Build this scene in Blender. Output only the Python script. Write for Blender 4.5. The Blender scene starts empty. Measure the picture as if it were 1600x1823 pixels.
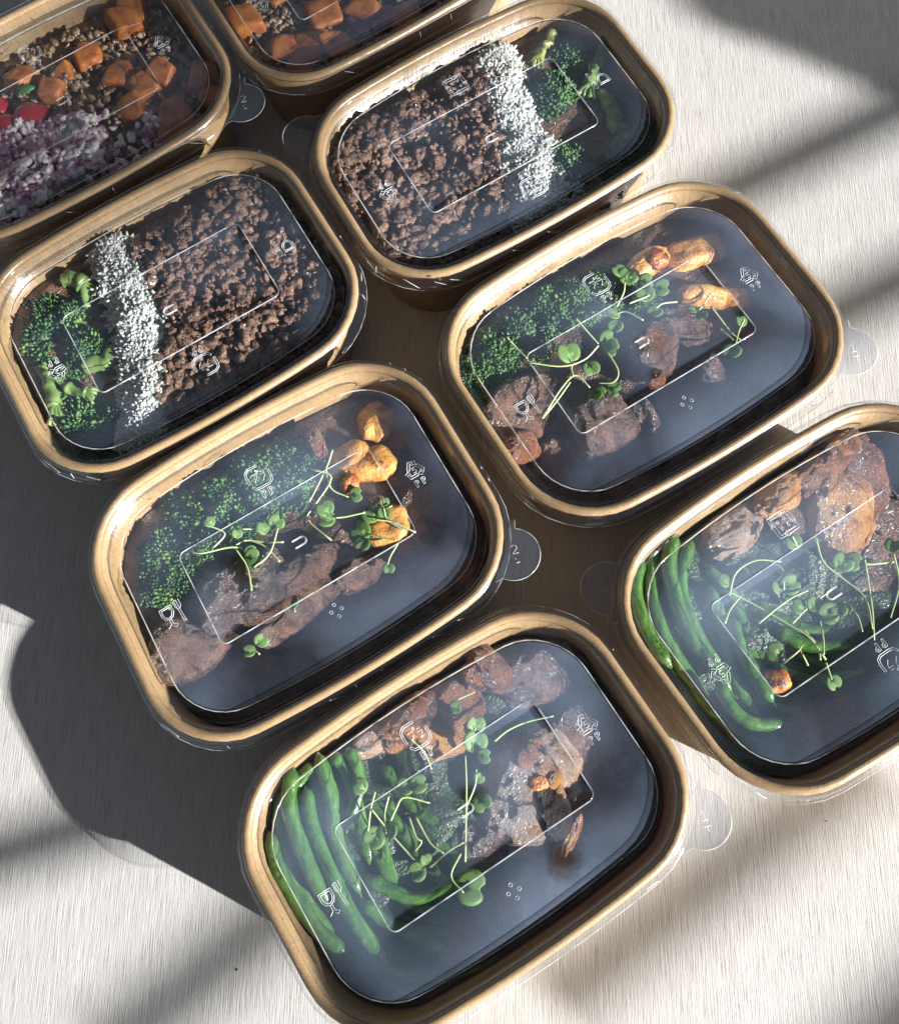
import bpy, bmesh, math, random
import numpy as np
from mathutils import Vector, Matrix, noise

S = 0.001                       # the scene is worked out in millimetres, built in metres
RIM = 55.0                      # height of the bowl rims over the table
sc = bpy.context.scene
C = sc.collection

# ------------------------------------------------------------------ camera
FOC, PITCH, ROLL, CAMH = 1780.74, .303, -.1833, 425.14      # focal length in px of a 1600 px wide picture
cam_d = bpy.data.cameras.new('camera'); cam = bpy.data.objects.new('camera', cam_d); C.objects.link(cam)
cp, sp, cr, sr = math.cos(PITCH), math.sin(PITCH), math.cos(ROLL), math.sin(ROLL)
R0, U0, F0 = Vector((1, 0, 0)), Vector((0, cp, sp)), Vector((0, sp, -cp))
RI, UI = cr * R0 + sr * U0, -sr * R0 + cr * U0
M = Matrix((RI, UI, -F0)).transposed().to_4x4()
M.translation = Vector((0, 0, (CAMH + RIM) * S))
cam.matrix_world = M
cam_d.sensor_fit = 'HORIZONTAL'; cam_d.sensor_width = 36.0; cam_d.lens = 36.0 * FOC / 1600.0
cam_d.clip_start = 0.01; cam_d.clip_end = 100.0
sc.camera = cam

# ------------------------------------------------------------------ sky, sun, exposure
SUN_AZ, SUN_EL = math.radians(-39.0), math.radians(19.5)
SV = Vector((math.cos(SUN_EL) * math.cos(SUN_AZ), math.cos(SUN_EL) * math.sin(SUN_AZ), math.sin(SUN_EL)))
w = bpy.data.worlds.new('World'); sc.world = w; w.use_nodes = True
nt = w.node_tree; bg = nt.nodes['Background']
sky = nt.nodes.new('ShaderNodeTexSky'); sky.sky_type = 'NISHITA'; sky.sun_disc = False
sky.sun_elevation = SUN_EL; sky.sun_rotation = math.atan2(SV.x, SV.y)
hs = nt.nodes.new('ShaderNodeHueSaturation'); hs.inputs['Saturation'].default_value = 0.40; hs.inputs['Value'].default_value = 0.34      # sky greyed and dimmed to keep the shade dark
nt.links.new(sky.outputs[0], hs.inputs['Color']); nt.links.new(hs.outputs[0], bg.inputs[0]); bg.inputs[1].default_value = 0.05
sd = bpy.data.lights.new('sun', 'SUN'); sd.energy = 5.0; sd.angle = math.radians(0.53); sd.color = (1.0, 0.98, 0.955)
so = bpy.data.objects.new('sun', sd); C.objects.link(so)
so.rotation_euler = SV.to_track_quat('Z', 'Y').to_euler()
sc.view_settings.view_transform = 'Standard'; sc.view_settings.look = 'None'; sc.view_settings.gamma = 1
sc.view_settings.exposure = 1.9
sc.render.engine = 'CYCLES'
sc.cycles.use_denoising = True
sc.cycles.transparent_max_bounces = 24
sc.cycles.max_bounces = 10
sc.cycles.caustics_reflective = False; sc.cycles.caustics_refractive = False
sc.cycles.sample_clamp_indirect = 6.0

# ------------------------------------------------------------------ helpers
def at(px, py, z):
    """point of the place seen at pixel (px, py) of the photograph, z mm over the rim plane"""
    d = (px - 800) / FOC * RI - (py - 911.5) / FOC * UI + F0
    t = (z - CAMH) / d.z
    return Vector((d.x * t, d.y * t, z + RIM))

class MB:
    """collects pieces of geometry and links them as one mesh object"""
    def __init__(s): s.v = []; s.f = []; s.m = []; s.n = 0
    def add(s, V, F, mi=0):
        V = np.asarray(V, float)
        s.v.append(V); s.f += [tuple(i + s.n for i in f) for f in F]; s.m += [mi] * len(F); s.n += len(V)
    def mesh(s, name, mats, smooth=True):
        me = bpy.data.meshes.new(name)
        V = np.vstack(s.v) * S
        me.from_pydata(V.tolist(), [], s.f)
        for m in (mats if isinstance(mats, (list, tuple)) else [mats]): me.materials.append(m)
        me.polygons.foreach_set('material_index', s.m)
        me.polygons.foreach_set('use_smooth', [smooth] * len(s.f))
        me.update()
        return me
    def build(s, name, mats, parent=None, smooth=True, loc=None):
        return link(name, s.mesh(name, mats, smooth), parent, loc)

def link(name, me, parent=None, loc=None, rot=None, scale=None):
    o = bpy.data.objects.new(name, me); C.objects.link(o)
    if parent is not None: o.parent = parent
    if loc is not None: o.location = Vector(loc) * S
    if rot is not None: o.rotation_euler = rot
    if scale is not None: o.scale = scale if hasattr(scale, '__len__') else (scale,) * 3
    return o

def tag(o, label=None, cat=None, group=None, kind=None):
    if label: o['label'] = label
    if cat: o['category'] = cat
    if group: o['group'] = group
    if kind: o['kind'] = kind
    return o

def empty(name, loc, rz=0.0):
    o = link(name, None, None, loc, (0, 0, rz)); o.empty_display_size = 0.01
    return o

def ico(sub):
    bm = bmesh.new(); bmesh.ops.create_icosphere(bm, subdivisions=sub, radius=1.0)
    V = np.array([v.co[:] for v in bm.verts]); F = [tuple(v.index for v in f.verts) for f in bm.faces]; bm.free()
    return V, F
ICO = {k: ico(k) for k in (1, 2, 3, 4, 5)}

def nz(p, s, seed=0.0):
    return noise.noise(Vector((p[0] * s + seed * 7.3, p[1] * s - seed * 3.1, p[2] * s + seed * 11.7)))

def rot3(rng):
    a = Matrix.Rotation(rng.uniform(0, 6.28), 3, 'Z') @ Matrix.Rotation(rng.uniform(0, 3.14), 3, 'X') @ Matrix.Rotation(rng.uniform(0, 6.28), 3, 'Z')
    return np.array(a)

def frame(T):
    """two unit vectors at right angles to T"""
    a = Vector((0, 0, 1)) if abs(T.z) < 0.9 else Vector((1, 0, 0))
    n = T.cross(a).normalized(); return n, T.cross(n).normalized()

def tube(mb, P, r, sides=6, closed=False, mi=0, caps=True):
    P = [Vector(p) for p in P]; n = len(P)
    if not hasattr(r, '__len__'): r = [r] * n
    V = []; F = []
    for i in range(n):
        a = P[(i - 1) % n] if closed or i > 0 else P[i]; b = P[(i + 1) % n] if closed or i < n - 1 else P[i]
        T = (b - a); T = T.normalized() if T.length > 1e-9 else Vector((1, 0, 0))
        u, v = frame(T)
        for k in range(sides):
            t = 2 * math.pi * k / sides
            V.append((P[i] + (u * math.cos(t) + v * math.sin(t)) * r[i])[:])
    for i in range(n if closed else n - 1):
        j = (i + 1) % n
        for k in range(sides):
            l = (k + 1) % sides
            F.append((i * sides + k, i * sides + l, j * sides + l, j * sides + k))
    if caps and not closed:
        F.append(tuple(range(sides))[::-1]); F.append(tuple((n - 1) * sides + k for k in range(sides)))
    mb.add(V, F, mi)

def spline(P, n=24):
    """smooth curve through the points"""
    P = [Vector(p) for p in P]
    if len(P) == 2: return [P[0].lerp(P[1], i / n) for i in range(n + 1)]
    Q = [P[0] * 2 - P[1]] + P + [P[-1] * 2 - P[-2]]
    out = []; m = len(P) - 1; k = max(2, n // m)
    for i in range(m):
        a, b, c, d = Q[i:i + 4]
        for j in range(k):
            t = j / k
            out.append(0.5 * ((2 * b) + (c - a) * t + (2 * a - 5 * b + 4 * c - d) * t * t + (3 * b - a - 3 * c + d) * t ** 3))
    out.append(P[-1]); return out

ORD = 'first second third fourth fifth sixth seventh eighth ninth tenth eleventh twelfth thirteenth fourteenth fifteenth sixteenth seventeenth eighteenth nineteenth twentieth'.split()

# ------------------------------------------------------------------ materials
def mat(name):
    m = bpy.data.materials.new(name); m.use_nodes = True
    n = m.node_tree.nodes; n.clear()
    out = n.new('ShaderNodeOutputMaterial')
    return m, m.node_tree, out

def N(nt, t, **kw):
    n = nt.nodes.new('ShaderNode' + t)
    for k, v in kw.items():
        if k in n.inputs: n.inputs[k].default_value = v
        else: setattr(n, k, v)
    return n

def noise_tex(nt, scale, detail=4, rough=0.55, vec=None, dist=0.0):
    n = N(nt, 'TexNoise'); n.inputs['Scale'].default_value = scale; n.inputs['Detail'].default_value = detail
    n.inputs['Roughness'].default_value = rough; n.inputs['Distortion'].default_value = dist
    if vec is not None: nt.links.new(vec, n.inputs['Vector'])
    return n.outputs['Fac']

def ramp(nt, fac, stops):
    r = N(nt, 'ValToRGB'); e = r.color_ramp.elements
    while len(e) < len(stops): e.new(0.5)
    for x, (p, c) in zip(e, stops):
        x.position = p; x.color = (*c, 1) if len(c) == 3 else c
    nt.links.new(fac, r.inputs[0]); return r.outputs[0]

def gr(a): return (a, a, a)

def bump(nt, h, strength, dist, normal=None):
    b = N(nt, 'Bump'); b.inputs['Strength'].default_value = strength; b.inputs['Distance'].default_value = dist
    nt.links.new(h, b.inputs['Height'])
    if normal is not None: nt.links.new(normal, b.inputs['Normal'])
    return b.outputs[0]

def mixc(nt, fac, a, b, mode='MIX'):
    m = N(nt, 'Mix', data_type='RGBA', blend_type=mode)
    for i, x in ((6, a), (7, b)):
        if isinstance(x, tuple): m.inputs[i].default_value = (*x, 1)
        else: nt.links.new(x, m.inputs[i])
    if isinstance(fac, float): m.inputs[0].default_value = fac
    else: nt.links.new(fac, m.inputs[0])
    return m.outputs[2]

def principled(nt, out, col, rough, normal=None, **kw):
    p = N(nt, 'BsdfPrincipled')
    for k, x in (('Base Color', col), ('Roughness', rough)):
        if isinstance(x, tuple): p.inputs[k].default_value = (*x, 1)
        elif isinstance(x, float): p.inputs[k].default_value = x
        else: nt.links.new(x, p.inputs[k])
    if normal is not None:
        nt.links.new(normal, p.inputs['Normal']); nt.links.new(normal, p.inputs['Coat Normal'])
    for k, v in kw.items(): p.inputs[k.replace('_', ' ')].default_value = v
    nt.links.new(p.outputs[0], out.inputs[0]); return p

def pos(nt, scale=(1, 1, 1), rz=0.0, coord='Object'):
    tc = N(nt, 'TexCoord'); mp = N(nt, 'Mapping'); mp.inputs['Scale'].default_value = scale; mp.inputs['Rotation'].default_value = (0, 0, rz)
    nt.links.new(tc.outputs[coord], mp.inputs[0]); return mp.outputs[0]

MT = {}
def simple_food(name, stops, scale, rough=0.4, bscale=900, bstr=0.5, bdist=0.0006, detail=5, sss=0.0, coat=0.0, spec=0.5, world=False, dist=0.0):
    m, t, out = mat(name)
    v = pos(t)
    oi = N(t, 'ObjectInfo'); ad = N(t, 'VectorMath', operation='ADD'); sc_ = N(t, 'VectorMath', operation='SCALE'); sc_.inputs['Scale'].default_value = 0.37
    cx = N(t, 'CombineXYZ')
    for i in range(3): t.links.new(oi.outputs['Random'], cx.inputs[i])
    t.links.new(cx.outputs[0], sc_.inputs[0]); t.links.new(v, ad.inputs[0]); t.links.new(sc_.outputs[0], ad.inputs[1]); v = ad.outputs[0]
    c = ramp(t, noise_tex(t, scale, detail, 0.6, v, dist), stops)
    b = bump(t, noise_tex(t, bscale, 3, 0.6, v), bstr, bdist)
    kw = {}
    p = principled(t, out, c, rough, b)
    p.inputs['Specular IOR Level'].default_value = spec
    if coat: p.inputs['Coat Weight'].default_value = coat; p.inputs['Coat Roughness'].default_value = 0.12
    if sss: p.inputs['Subsurface Weight'].default_value = sss; p.inputs['Subsurface Radius'].default_value = (1.0, 0.8, 0.7) if 'rice' in name else (1.0, 0.6, 0.4); p.inputs['Subsurface Scale'].default_value = 0.004 if 'rice' in name else 0.002
    MT[name] = m; return m

simple_food('mince_meat', [(0.28, (0.030, 0.014, 0.008)), (0.5, (0.105, 0.052, 0.030)), (0.72, (0.27, 0.155, 0.095))], 300, 0.4, 1100, 1.0, 0.0012, coat=0.5)
simple_food('white_rice', [(0.3, (0.38, 0.385, 0.355)), (0.7, (0.50, 0.505, 0.47))], 150, 0.35, 1500, 0.2, 0.0003, sss=0.5, coat=0.1)
simple_food('broccoli_buds', [(0.32, (0.010, 0.022, 0.008)), (0.46, (0.022, 0.075, 0.018)), (0.58, (0.05, 0.13, 0.025)), (0.72, (0.19, 0.25, 0.05))], 75, 0.35, 2500, 0.6, 0.0005)
simple_food('broccoli_stalk', [(0.3, (0.07, 0.13, 0.03)), (0.6, (0.15, 0.23, 0.07)), (0.8, (0.24, 0.30, 0.11))], 120, 0.4, 900, 0.4, 0.0004, sss=0.1)
simple_food('charred_broccoli_stalk', [(0.3, (0.03, 0.03, 0.012)), (0.5, (0.16, 0.19, 0.04)), (0.8, (0.34, 0.34, 0.10))], 160, 0.4, 900, 0.4, 0.0004)
simple_food('sweet_potato', [(0.3, (0.11, 0.030, 0.008)), (0.46, (0.34, 0.10, 0.02)), (0.75, (0.46, 0.20, 0.05))], 130, 0.5, 700, 0.6, 0.0006, sss=0.08, coat=0.05)
simple_food('tomato_skin', [(0.3, (0.24, 0.010, 0.010)), (0.8, (0.36, 0.022, 0.02))], 60, 0.15, 300, 0.1, 0.0003, coat=0.8)
simple_food('herb_leaf', [(0.3, (0.02, 0.10, 0.02)), (0.8, (0.05, 0.2, 0.04))], 200, 0.4, 900, 0.5, 0.0003)
simple_food('red_onion', [(0.46, (0.74, 0.68, 0.67)), (0.54, (0.55, 0.33, 0.42)), (0.64, (0.24, 0.05, 0.14))], 110, 0.3, 900, 0.2, 0.0003, sss=0.15, coat=0.2)
simple_food('cooked_grain', [(0.3, (0.14, 0.09, 0.05)), (0.6, (0.30, 0.21, 0.13)), (0.8, (0.40, 0.31, 0.21))], 180, 0.4, 1200, 0.4, 0.0004, coat=0.2)
simple_food('beetroot', [(0.3, (0.10, 0.01, 0.03)), (0.8, (0.24, 0.02, 0.07))], 100, 0.3, 700, 0.4, 0.0005, coat=0.3)
simple_food('roast_potato', [(0.30, (0.20, 0.06, 0.015)), (0.47, (0.55, 0.24, 0.05)), (0.7, (0.72, 0.42, 0.13))], 130, 0.36, 900, 0.7, 0.0008, sss=0.05, coat=0.35)
simple_food('charred_potato', [(0.38, (0.03, 0.010, 0.004)), (0.5, (0.38, 0.10, 0.02)), (0.66, (0.75, 0.33, 0.06))], 170, 0.33, 900, 0.9, 0.001, coat=0.5)
simple_food('dark_bed', [(0.3, (0.02, 0.016, 0.012)), (0.7, (0.07, 0.05, 0.035))], 90, 0.5, 400, 0.8, 0.001)
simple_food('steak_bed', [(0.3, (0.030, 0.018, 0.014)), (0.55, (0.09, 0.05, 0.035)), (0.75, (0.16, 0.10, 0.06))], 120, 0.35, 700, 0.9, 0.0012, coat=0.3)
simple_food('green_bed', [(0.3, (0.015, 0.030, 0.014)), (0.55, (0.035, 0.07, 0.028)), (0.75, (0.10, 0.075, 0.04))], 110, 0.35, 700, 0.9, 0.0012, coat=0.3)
simple_food('sprout_stem', [(0.3, (0.34, 0.44, 0.17)), (0.7, (0.52, 0.62, 0.30))], 60, 0.35, 900, 0.1, 0.0002, sss=0.1)

def leaf_mat():
    m, t, out = mat('sprout_leaf'); v = pos(t)
    c = ramp(t, noise_tex(t, 300, 3, 0.5, v), [(0.3, (0.12, 0.25, 0.06)), (0.7, (0.27, 0.43, 0.13))])
    p = N(t, 'BsdfPrincipled'); t.links.new(c, p.inputs['Base Color']); p.inputs['Roughness'].default_value = 0.55
    t.links.new(bump(t, noise_tex(t, 700, 3, 0.5, v), 0.3, 0.0003), p.inputs['Normal'])
    tr = N(t, 'BsdfTranslucent'); t.links.new(c, tr.inputs[0]); mx = N(t, 'MixShader'); mx.inputs[0].default_value = 0.45
    t.links.new(p.outputs[0], mx.inputs[1]); t.links.new(tr.outputs[0], mx.inputs[2]); t.links.new(mx.outputs[0], out.inputs[0])
    MT['sprout_leaf'] = m
leaf_mat()

def bean_mat():
    m, t, out = mat('green_bean'); v = pos(t, coord='Generated')
    c = ramp(t, noise_tex(t, 6, 6, 0.7, v), [(0.3, (0.020, 0.065, 0.012)), (0.5, (0.050, 0.140, 0.024)), (0.72, (0.14, 0.24, 0.05))])
    v2 = pos(t); b = bump(t, noise_tex(t, 260, 3, 0.5, v2), 0.5, 0.001)
    p = principled(t, out, c, 0.3, b); p.inputs['Coat Weight'].default_value = 0.5; p.inputs['Coat Roughness'].default_value = 0.1
    MT['green_bean'] = m
bean_mat()

def meat(name, base, dark, char, fibre=1.0, cs=0.56, rough=0.35):
    """cooked meat: fibres, brown crust in patches, char in the deepest ones"""
    m, t, out = mat(name)
    v = pos(t); vf = pos(t, (900, 900, 130) if False else (330, 1500, 1100))
    big = noise_tex(t, 55, 5, 0.65, v, 0.6); fib = noise_tex(t, 1.0, 3, 0.6, vf)
    c = mixc(t, fib, tuple(x * 0.86 for x in base), tuple(min(1, x * 1.1) for x in base))
    c = mixc(t, ramp(t, big, [(0.42, gr(0)), (0.58, gr(0.95))]), c, dark)
    big2 = noise_tex(t, 90, 6, 0.7, v, 0.9)
    c = mixc(t, ramp(t, big2, [(cs, gr(0)), (cs + 0.15, gr(1))]), c, char)
    b = bump(t, fib, 0.5 * fibre, 0.0007); b = bump(t, noise_tex(t, 800, 5, 0.75, v), 1.0, 0.0020, b)
    p = principled(t, out, c, rough, b); p.inputs['Coat Weight'].default_value = 0.9; p.inputs['Coat Roughness'].default_value = 0.16
    p.inputs['Subsurface Weight'].default_value = 0.06; p.inputs['Subsurface Scale'].default_value = 0.002
    MT[name] = m
meat('steak', (0.22, 0.115, 0.080), (0.085, 0.034, 0.020), (0.016, 0.008, 0.006), 1.5, 0.50, 0.27)
meat('pork_brown', (0.27, 0.095, 0.035), (0.13, 0.035, 0.014), (0.05, 0.015, 0.008), 0.8, 0.52)
meat('chicken_pale', (0.44, 0.33, 0.25), (0.36, 0.19, 0.09), (0.22, 0.07, 0.02), 1.0, 0.56)
meat('chicken_gold', (0.58, 0.30, 0.08), (0.34, 0.12, 0.03), (0.20, 0.05, 0.015), 0.8, 0.56)
meat('char_black', (0.05, 0.022, 0.012), (0.012, 0.008, 0.007), (0.30, 0.10, 0.02), 0.9, 0.64)
for n_ in MT['char_black'].node_tree.nodes:
    if n_.type == 'BSDF_PRINCIPLED': n_.inputs['Coat Weight'].default_value = 0.15; n_.inputs['Specular IOR Level'].default_value = 0.3
meat('chicken_char', (0.42, 0.16, 0.04), (0.12, 0.035, 0.012), (0.006, 0.005, 0.005), 0.8, 0.44)

def kraft():
    m, t, out = mat('kraft_paper'); v = pos(t); v2 = pos(t, (1, 1, 0.12))
    n1 = noise_tex(t, 35, 4, 0.6, v); n2 = noise_tex(t, 900, 4, 0.6, v2)
    c = ramp(t, n1, [(0.3, (0.28, 0.180, 0.080)), (0.7, (0.35, 0.235, 0.112))])
    c = mixc(t, ramp(t, n2, [(0.35, gr(0.0)), (0.65, gr(0.75))]), c, (0.22, 0.15, 0.085))
    sp_ = noise_tex(t, 260, 1, 0.4, v)
    c = mixc(t, ramp(t, sp_, [(0.76, gr(0)), (0.79, gr(0.7))]), c, (0.12, 0.05, 0.02))
    b = bump(t, n2, 0.35, 0.0004); b = bump(t, noise_tex(t, 60, 3, 0.5, v), 0.35, 0.002, b)
    p = principled(t, out, c, 0.36, b); p.inputs['Coat Weight'].default_value = 0.8; p.inputs['Coat Roughness'].default_value = 0.22
    p.inputs['Subsurface Weight'].default_value = 0.45; p.inputs['Subsurface Radius'].default_value = (1.0, 0.5, 0.2); p.inputs['Subsurface Scale'].default_value = 0.0016
    MT['kraft'] = m
kraft()

def plastic(name, fog=0.0, fogrange=(0.0, 0.3), scratch=False, haze=0.03, tint=(0.96, 0.965, 0.97), spots=()):
    m, t, out = mat(name)
    v = pos(t)
    tr = N(t, 'BsdfTransparent'); tr.inputs[0].default_value = (*tint, 1)
    gl = N(t, 'BsdfGlossy'); gl.inputs['Roughness'].default_value = 0.09
    wob = bump(t, noise_tex(t, 45, 2, 0.5, v), 0.25, 0.003)
    t.links.new(wob, gl.inputs['Normal'])
    fr = N(t, 'Fresnel')
    # a thin sheet reflects alike from both sides
    gm = N(t, 'NewGeometry'); io = N(t, 'MapRange'); io.inputs['To Min'].default_value = 1.5; io.inputs['To Max'].default_value = 1 / 1.5
    t.links.new(gm.outputs['Backfacing'], io.inputs['Value']); t.links.new(io.outputs[0], fr.inputs['IOR']); t.links.new(wob, fr.inputs['Normal'])
    mx = N(t, 'MixShader'); t.links.new(fr.outputs[0], mx.inputs[0]); t.links.new(tr.outputs[0], mx.inputs[1]); t.links.new(gl.outputs[0], mx.inputs[2])
    df = N(t, 'BsdfDiffuse'); df.inputs[0].default_value = (0.46, 0.60, 0.86, 1)  # blue cast of skylight put into the haze colour
    tl = N(t, 'BsdfTranslucent'); tl.inputs[0].default_value = (0.46, 0.60, 0.86, 1)
    dm = N(t, 'MixShader'); dm.inputs[0].default_value = 0.45; t.links.new(df.outputs[0], dm.inputs[1]); t.links.new(tl.outputs[0], dm.inputs[2])
    m2 = N(t, 'MixShader'); t.links.new(mx.outputs[0], m2.inputs[1]); t.links.new(dm.outputs[0], m2.inputs[2])
    if fog:
        oi = N(t, 'ObjectInfo'); ad = N(t, 'VectorMath', operation='ADD'); t.links.new(v, ad.inputs[0]); t.links.new(oi.outputs['Random'], ad.inputs[1])
        big = noise_tex(t, 16, 2.5, 0.5, ad.outputs[0], 0.3)
        fine = noise_tex(t, 2600, 2, 0.7, v)
        a = ramp(t, big, [(0.36, gr(fogrange[0])), (0.66, gr(fogrange[1]))])
        mm = N(t, 'Math', operation='MULTIPLY'); t.links.new(a, mm.inputs[0])
        f2 = ramp(t, fine, [(0.3, gr(0.75)), (0.7, gr(1.2))]); t.links.new(f2, mm.inputs[1])
        fac = mm.outputs[0]
        for sx, sy, sr in spots:      # wiped clear where food touches the lid
            dn = N(t, 'VectorMath', operation='DISTANCE'); dn.inputs[1].default_value = (sx, sy, (RIM - 5) * S)
            wv = N(t, 'Math', operation='MULTIPLY_ADD'); t.links.new(noise_tex(t, 150, 3, 0.6, v), wv.inputs[0]); wv.inputs[1].default_value = sr * 1.3
            t.links.new(v, dn.inputs[0]); t.links.new(dn.outputs['Value'], wv.inputs[2])
            mr = N(t, 'MapRange'); mr.inputs['From Min'].default_value = sr * 1.1; mr.inputs['From Max'].default_value = sr * 2.1; mr.inputs['To Min'].default_value = 0.12
            t.links.new(wv.outputs[0], mr.inputs['Value']); m3 = N(t, 'Math', operation='MULTIPLY'); t.links.new(fac, m3.inputs[0]); t.links.new(mr.outputs[0], m3.inputs[1]); fac = m3.outputs[0]
        t.links.new(fac, m2.inputs[0])
    elif haze > 0.3:
        # painted highlights: pale haze of raised marks and edges, broken up by noise
        t.links.new(ramp(t, noise_tex(t, 120, 2, 0.5, v), [(0.36, gr(haze * 0.25)), (0.58, gr(haze * 1.15))]), m2.inputs[0])
    else: m2.inputs[0].default_value = haze
    t.links.new(m2.outputs[0], out.inputs[0]); MT[name] = m
plastic('clear_plastic', haze=0.012)
plastic('fogged_plastic', 1.0, (0.035, 0.19))
plastic('heavily_fogged_plastic', 1.0, (0.06, 0.24))
plastic('fogged_plastic_thin', 1.0, (0.012, 0.10))
# where the condensation is gone: pixel of the photograph, radius in mm
CLEAR = dict(E=[(1165, 610, 7), (1110, 520, 9), (1170, 668, 4), (1070, 700, 5)], F=[(665, 930, 8), (430, 1010, 9), (620, 860, 6), (500, 1120, 5)],
             G=[(1500, 770, 7), (1440, 1170, 8), (1140, 1040, 8)], H=[(985, 1410, 9), (1005, 1530, 7), (520, 1400, 7), (835, 1420, 6), (735, 1245, 5)])
plastic('pull_tab_plastic', haze=0.045)
plastic('plastic_edge', haze=0.42)
plastic('embossed_plastic', haze=0.62)
for n_ in list(MT['embossed_plastic'].node_tree.nodes) + list(MT['plastic_edge'].node_tree.nodes):
    if n_.type in ('BSDF_DIFFUSE', 'BSDF_TRANSLUCENT'): n_.inputs[0].default_value = (0.85, 0.88, 0.92, 1)  # highlights on moulded lines put into a whitish colour

def table_mat():
    m, t, out = mat('pale_wood_laminate')
    RZ = -math.atan2(354.4, 62.7) + math.pi / 2
    v = pos(t, (1, 1, 1), RZ)
    vs = N(t, 'Mapping'); t.links.new(v, vs.inputs[0]); vs.inputs['Scale'].default_value = (1, 0.035, 1)
    vs2 = N(t, 'Mapping'); t.links.new(v, vs2.inputs[0]); vs2.inputs['Scale'].default_value = (1, 0.05, 1)
    n1 = noise_tex(t, 1700, 5, 0.7, vs.outputs[0], 0.3); n2 = noise_tex(t, 200, 5, 0.6, vs2.outputs[0], 0.5); n3 = noise_tex(t, 9, 3, 0.5, v)
    c = ramp(t, n2, [(0.3, (0.39, 0.385, 0.375)), (0.7, (0.44, 0.434, 0.425))])
    c = mixc(t, ramp(t, n3, [(0.3, gr(0)), (0.7, gr(0.35))]), c, (0.39, 0.375, 0.355))
    c = mixc(t, ramp(t, n1, [(0.37, gr(0.6)), (0.46, gr(0))]), c, (0.20, 0.185, 0.17))
    c = mixc(t, ramp(t, n1, [(0.55, gr(0)), (0.68, gr(0.5))]), c, (0.62, 0.60, 0.57))
    b = bump(t, n1, 0.55, 0.0007)
    principled(t, out, c, 0.5, b, Specular_IOR_Level=0.4)
    return m
TABLE = table_mat()

# ------------------------------------------------------------------ table and the unseen bars and slats added to shade it
bm = bmesh.new(); bmesh.ops.create_cube(bm, size=1.0)
bmesh.ops.scale(bm, vec=(2.4, 2.4, 0.03), verts=bm.verts); bmesh.ops.translate(bm, vec=(0, 0.1, -0.015), verts=bm.verts)
bmesh.ops.bevel(bm, geom=bm.edges[:], offset=0.003, segments=2, affect='EDGES')
me = bpy.data.meshes.new('table_top'); bm.to_mesh(me); bm.free(); me.materials.append(TABLE)
tag(link('table_top', me), 'pale greyed wood table top with fine vertical grain', None, None, 'structure')

m_, t_, o_ = mat('shade_caster_grey'); principled(t_, o_, (0.25, 0.24, 0.22), 0.6); SHADE_MAT = m_
shade_root = empty('added_shade_casters', (0, 0, 0)); tag(shade_root, None, None, None, 'structure')  # holds the unseen shade casters added towards the sun
def shade_poly(name, pts, z, dist, thick=12.0):
    """a flat board, dist mm away towards the sun, whose shadow falls on the given outline at height z"""
    P = [(at(x, y, z) + SV * dist) for x, y in pts]
    n = len(P); off = SV * thick
    mb = MB(); mb.add([p[:] for p in P] + [(p + off)[:] for p in P],
                      [tuple(range(n)), tuple(range(2 * n - 1, n - 1, -1))] + [(i, (i + 1) % n + 0, (i + 1) % n + n, i + n) for i in range(n)])
    return mb.build(name, SHADE_MAT, shade_root, smooth=False)
def shade_slats(pts, z, dist, pitch, cover):
    """parallel slats that cover the outline, far enough for their shadows to melt into an even half shade"""
    P = [at(x, y, z) for x, y in pts]; n = len(P); y = min(p.y for p in P); y1 = max(p.y for p in P)
    mb = MB(); off = SV * 8
    while y < y1:
        xs = []
        for i in range(n):
            a, b = P[i - 1], P[i]
            if (a.y > y) != (b.y > y): xs.append(a.x + (b.x - a.x) * (y - a.y) / (b.y - a.y))
        xs.sort()
        for a, b in zip(xs[::2], xs[1::2]):
            h = pitch * cover / 2; Q = [Vector(q) + SV * dist for q in ((a, y - h, P[0].z), (b, y - h, P[0].z), (b, y + h, P[0].z), (a, y + h, P[0].z))]
            mb = MB(); mb.add([q[:] for q in Q] + [(q + off)[:] for q in Q], [(0, 1, 2, 3), (7, 6, 5, 4), (0, 4, 5, 1), (1, 5, 6, 2), (2, 6, 7, 3), (3, 7, 4, 0)])
            mb.build('added_shade_slat', SHADE_MAT, shade_root, smooth=False)  # unseen slat, added only for the even half shade
        y += pitch
def shade_bar(a, b, wd, dist):
    A, B = at(*a, -RIM), at(*b, -RIM); d = (B - A).normalized(); u = Vector((-d.y, d.x, 0)) * wd / 2
    e = Vector((0, 0, 0))
    P = [A - u, B - u, B + u, A + u]; P = [p + SV * dist for p in P]; off = SV * 12
    mb = MB(); mb.add([p[:] for p in P] + [(p + off)[:] for p in P],
                      [(0, 1, 2, 3), (7, 6, 5, 4), (0, 4, 5, 1), (1, 5, 6, 2), (2, 6, 7, 3), (3, 7, 4, 0)])
    return mb.build('added_shade_bar', SHADE_MAT, shade_root, smooth=False)  # unseen bar, added to cast a blurred shadow band
shade_bar((1720, 130), (1230, 370), 30, 1500)
shade_bar((1760, 420), (1420, 590), 30, 1500)
shade_bar((1540, 1360), (980, 1780), 26, 1500)
shade_bar((500, 1620), (180, 1880), 28, 1500)
shade_bar((240, 1440), (-120, 1560), 26, 1500)
shade_bar((1800, 1640), (1440, 1960), 30, 1500)
shade_slats([(1150, -60), (1235, 40), (1400, 95), (1520, 150), (1640, 200), (1800, 160), (1800, -300), (1150, -300)], -RIM, 2000, 12, 0.92)
shade_slats([(-200, 640), (120, 590), (420, 450), (600, 300), (820, 190), (1000, 60), (1120, -20), (1110, -260), (300, -260), (200, -30), (-200, 170)], 0, 2600, 16, 0.6)
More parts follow.
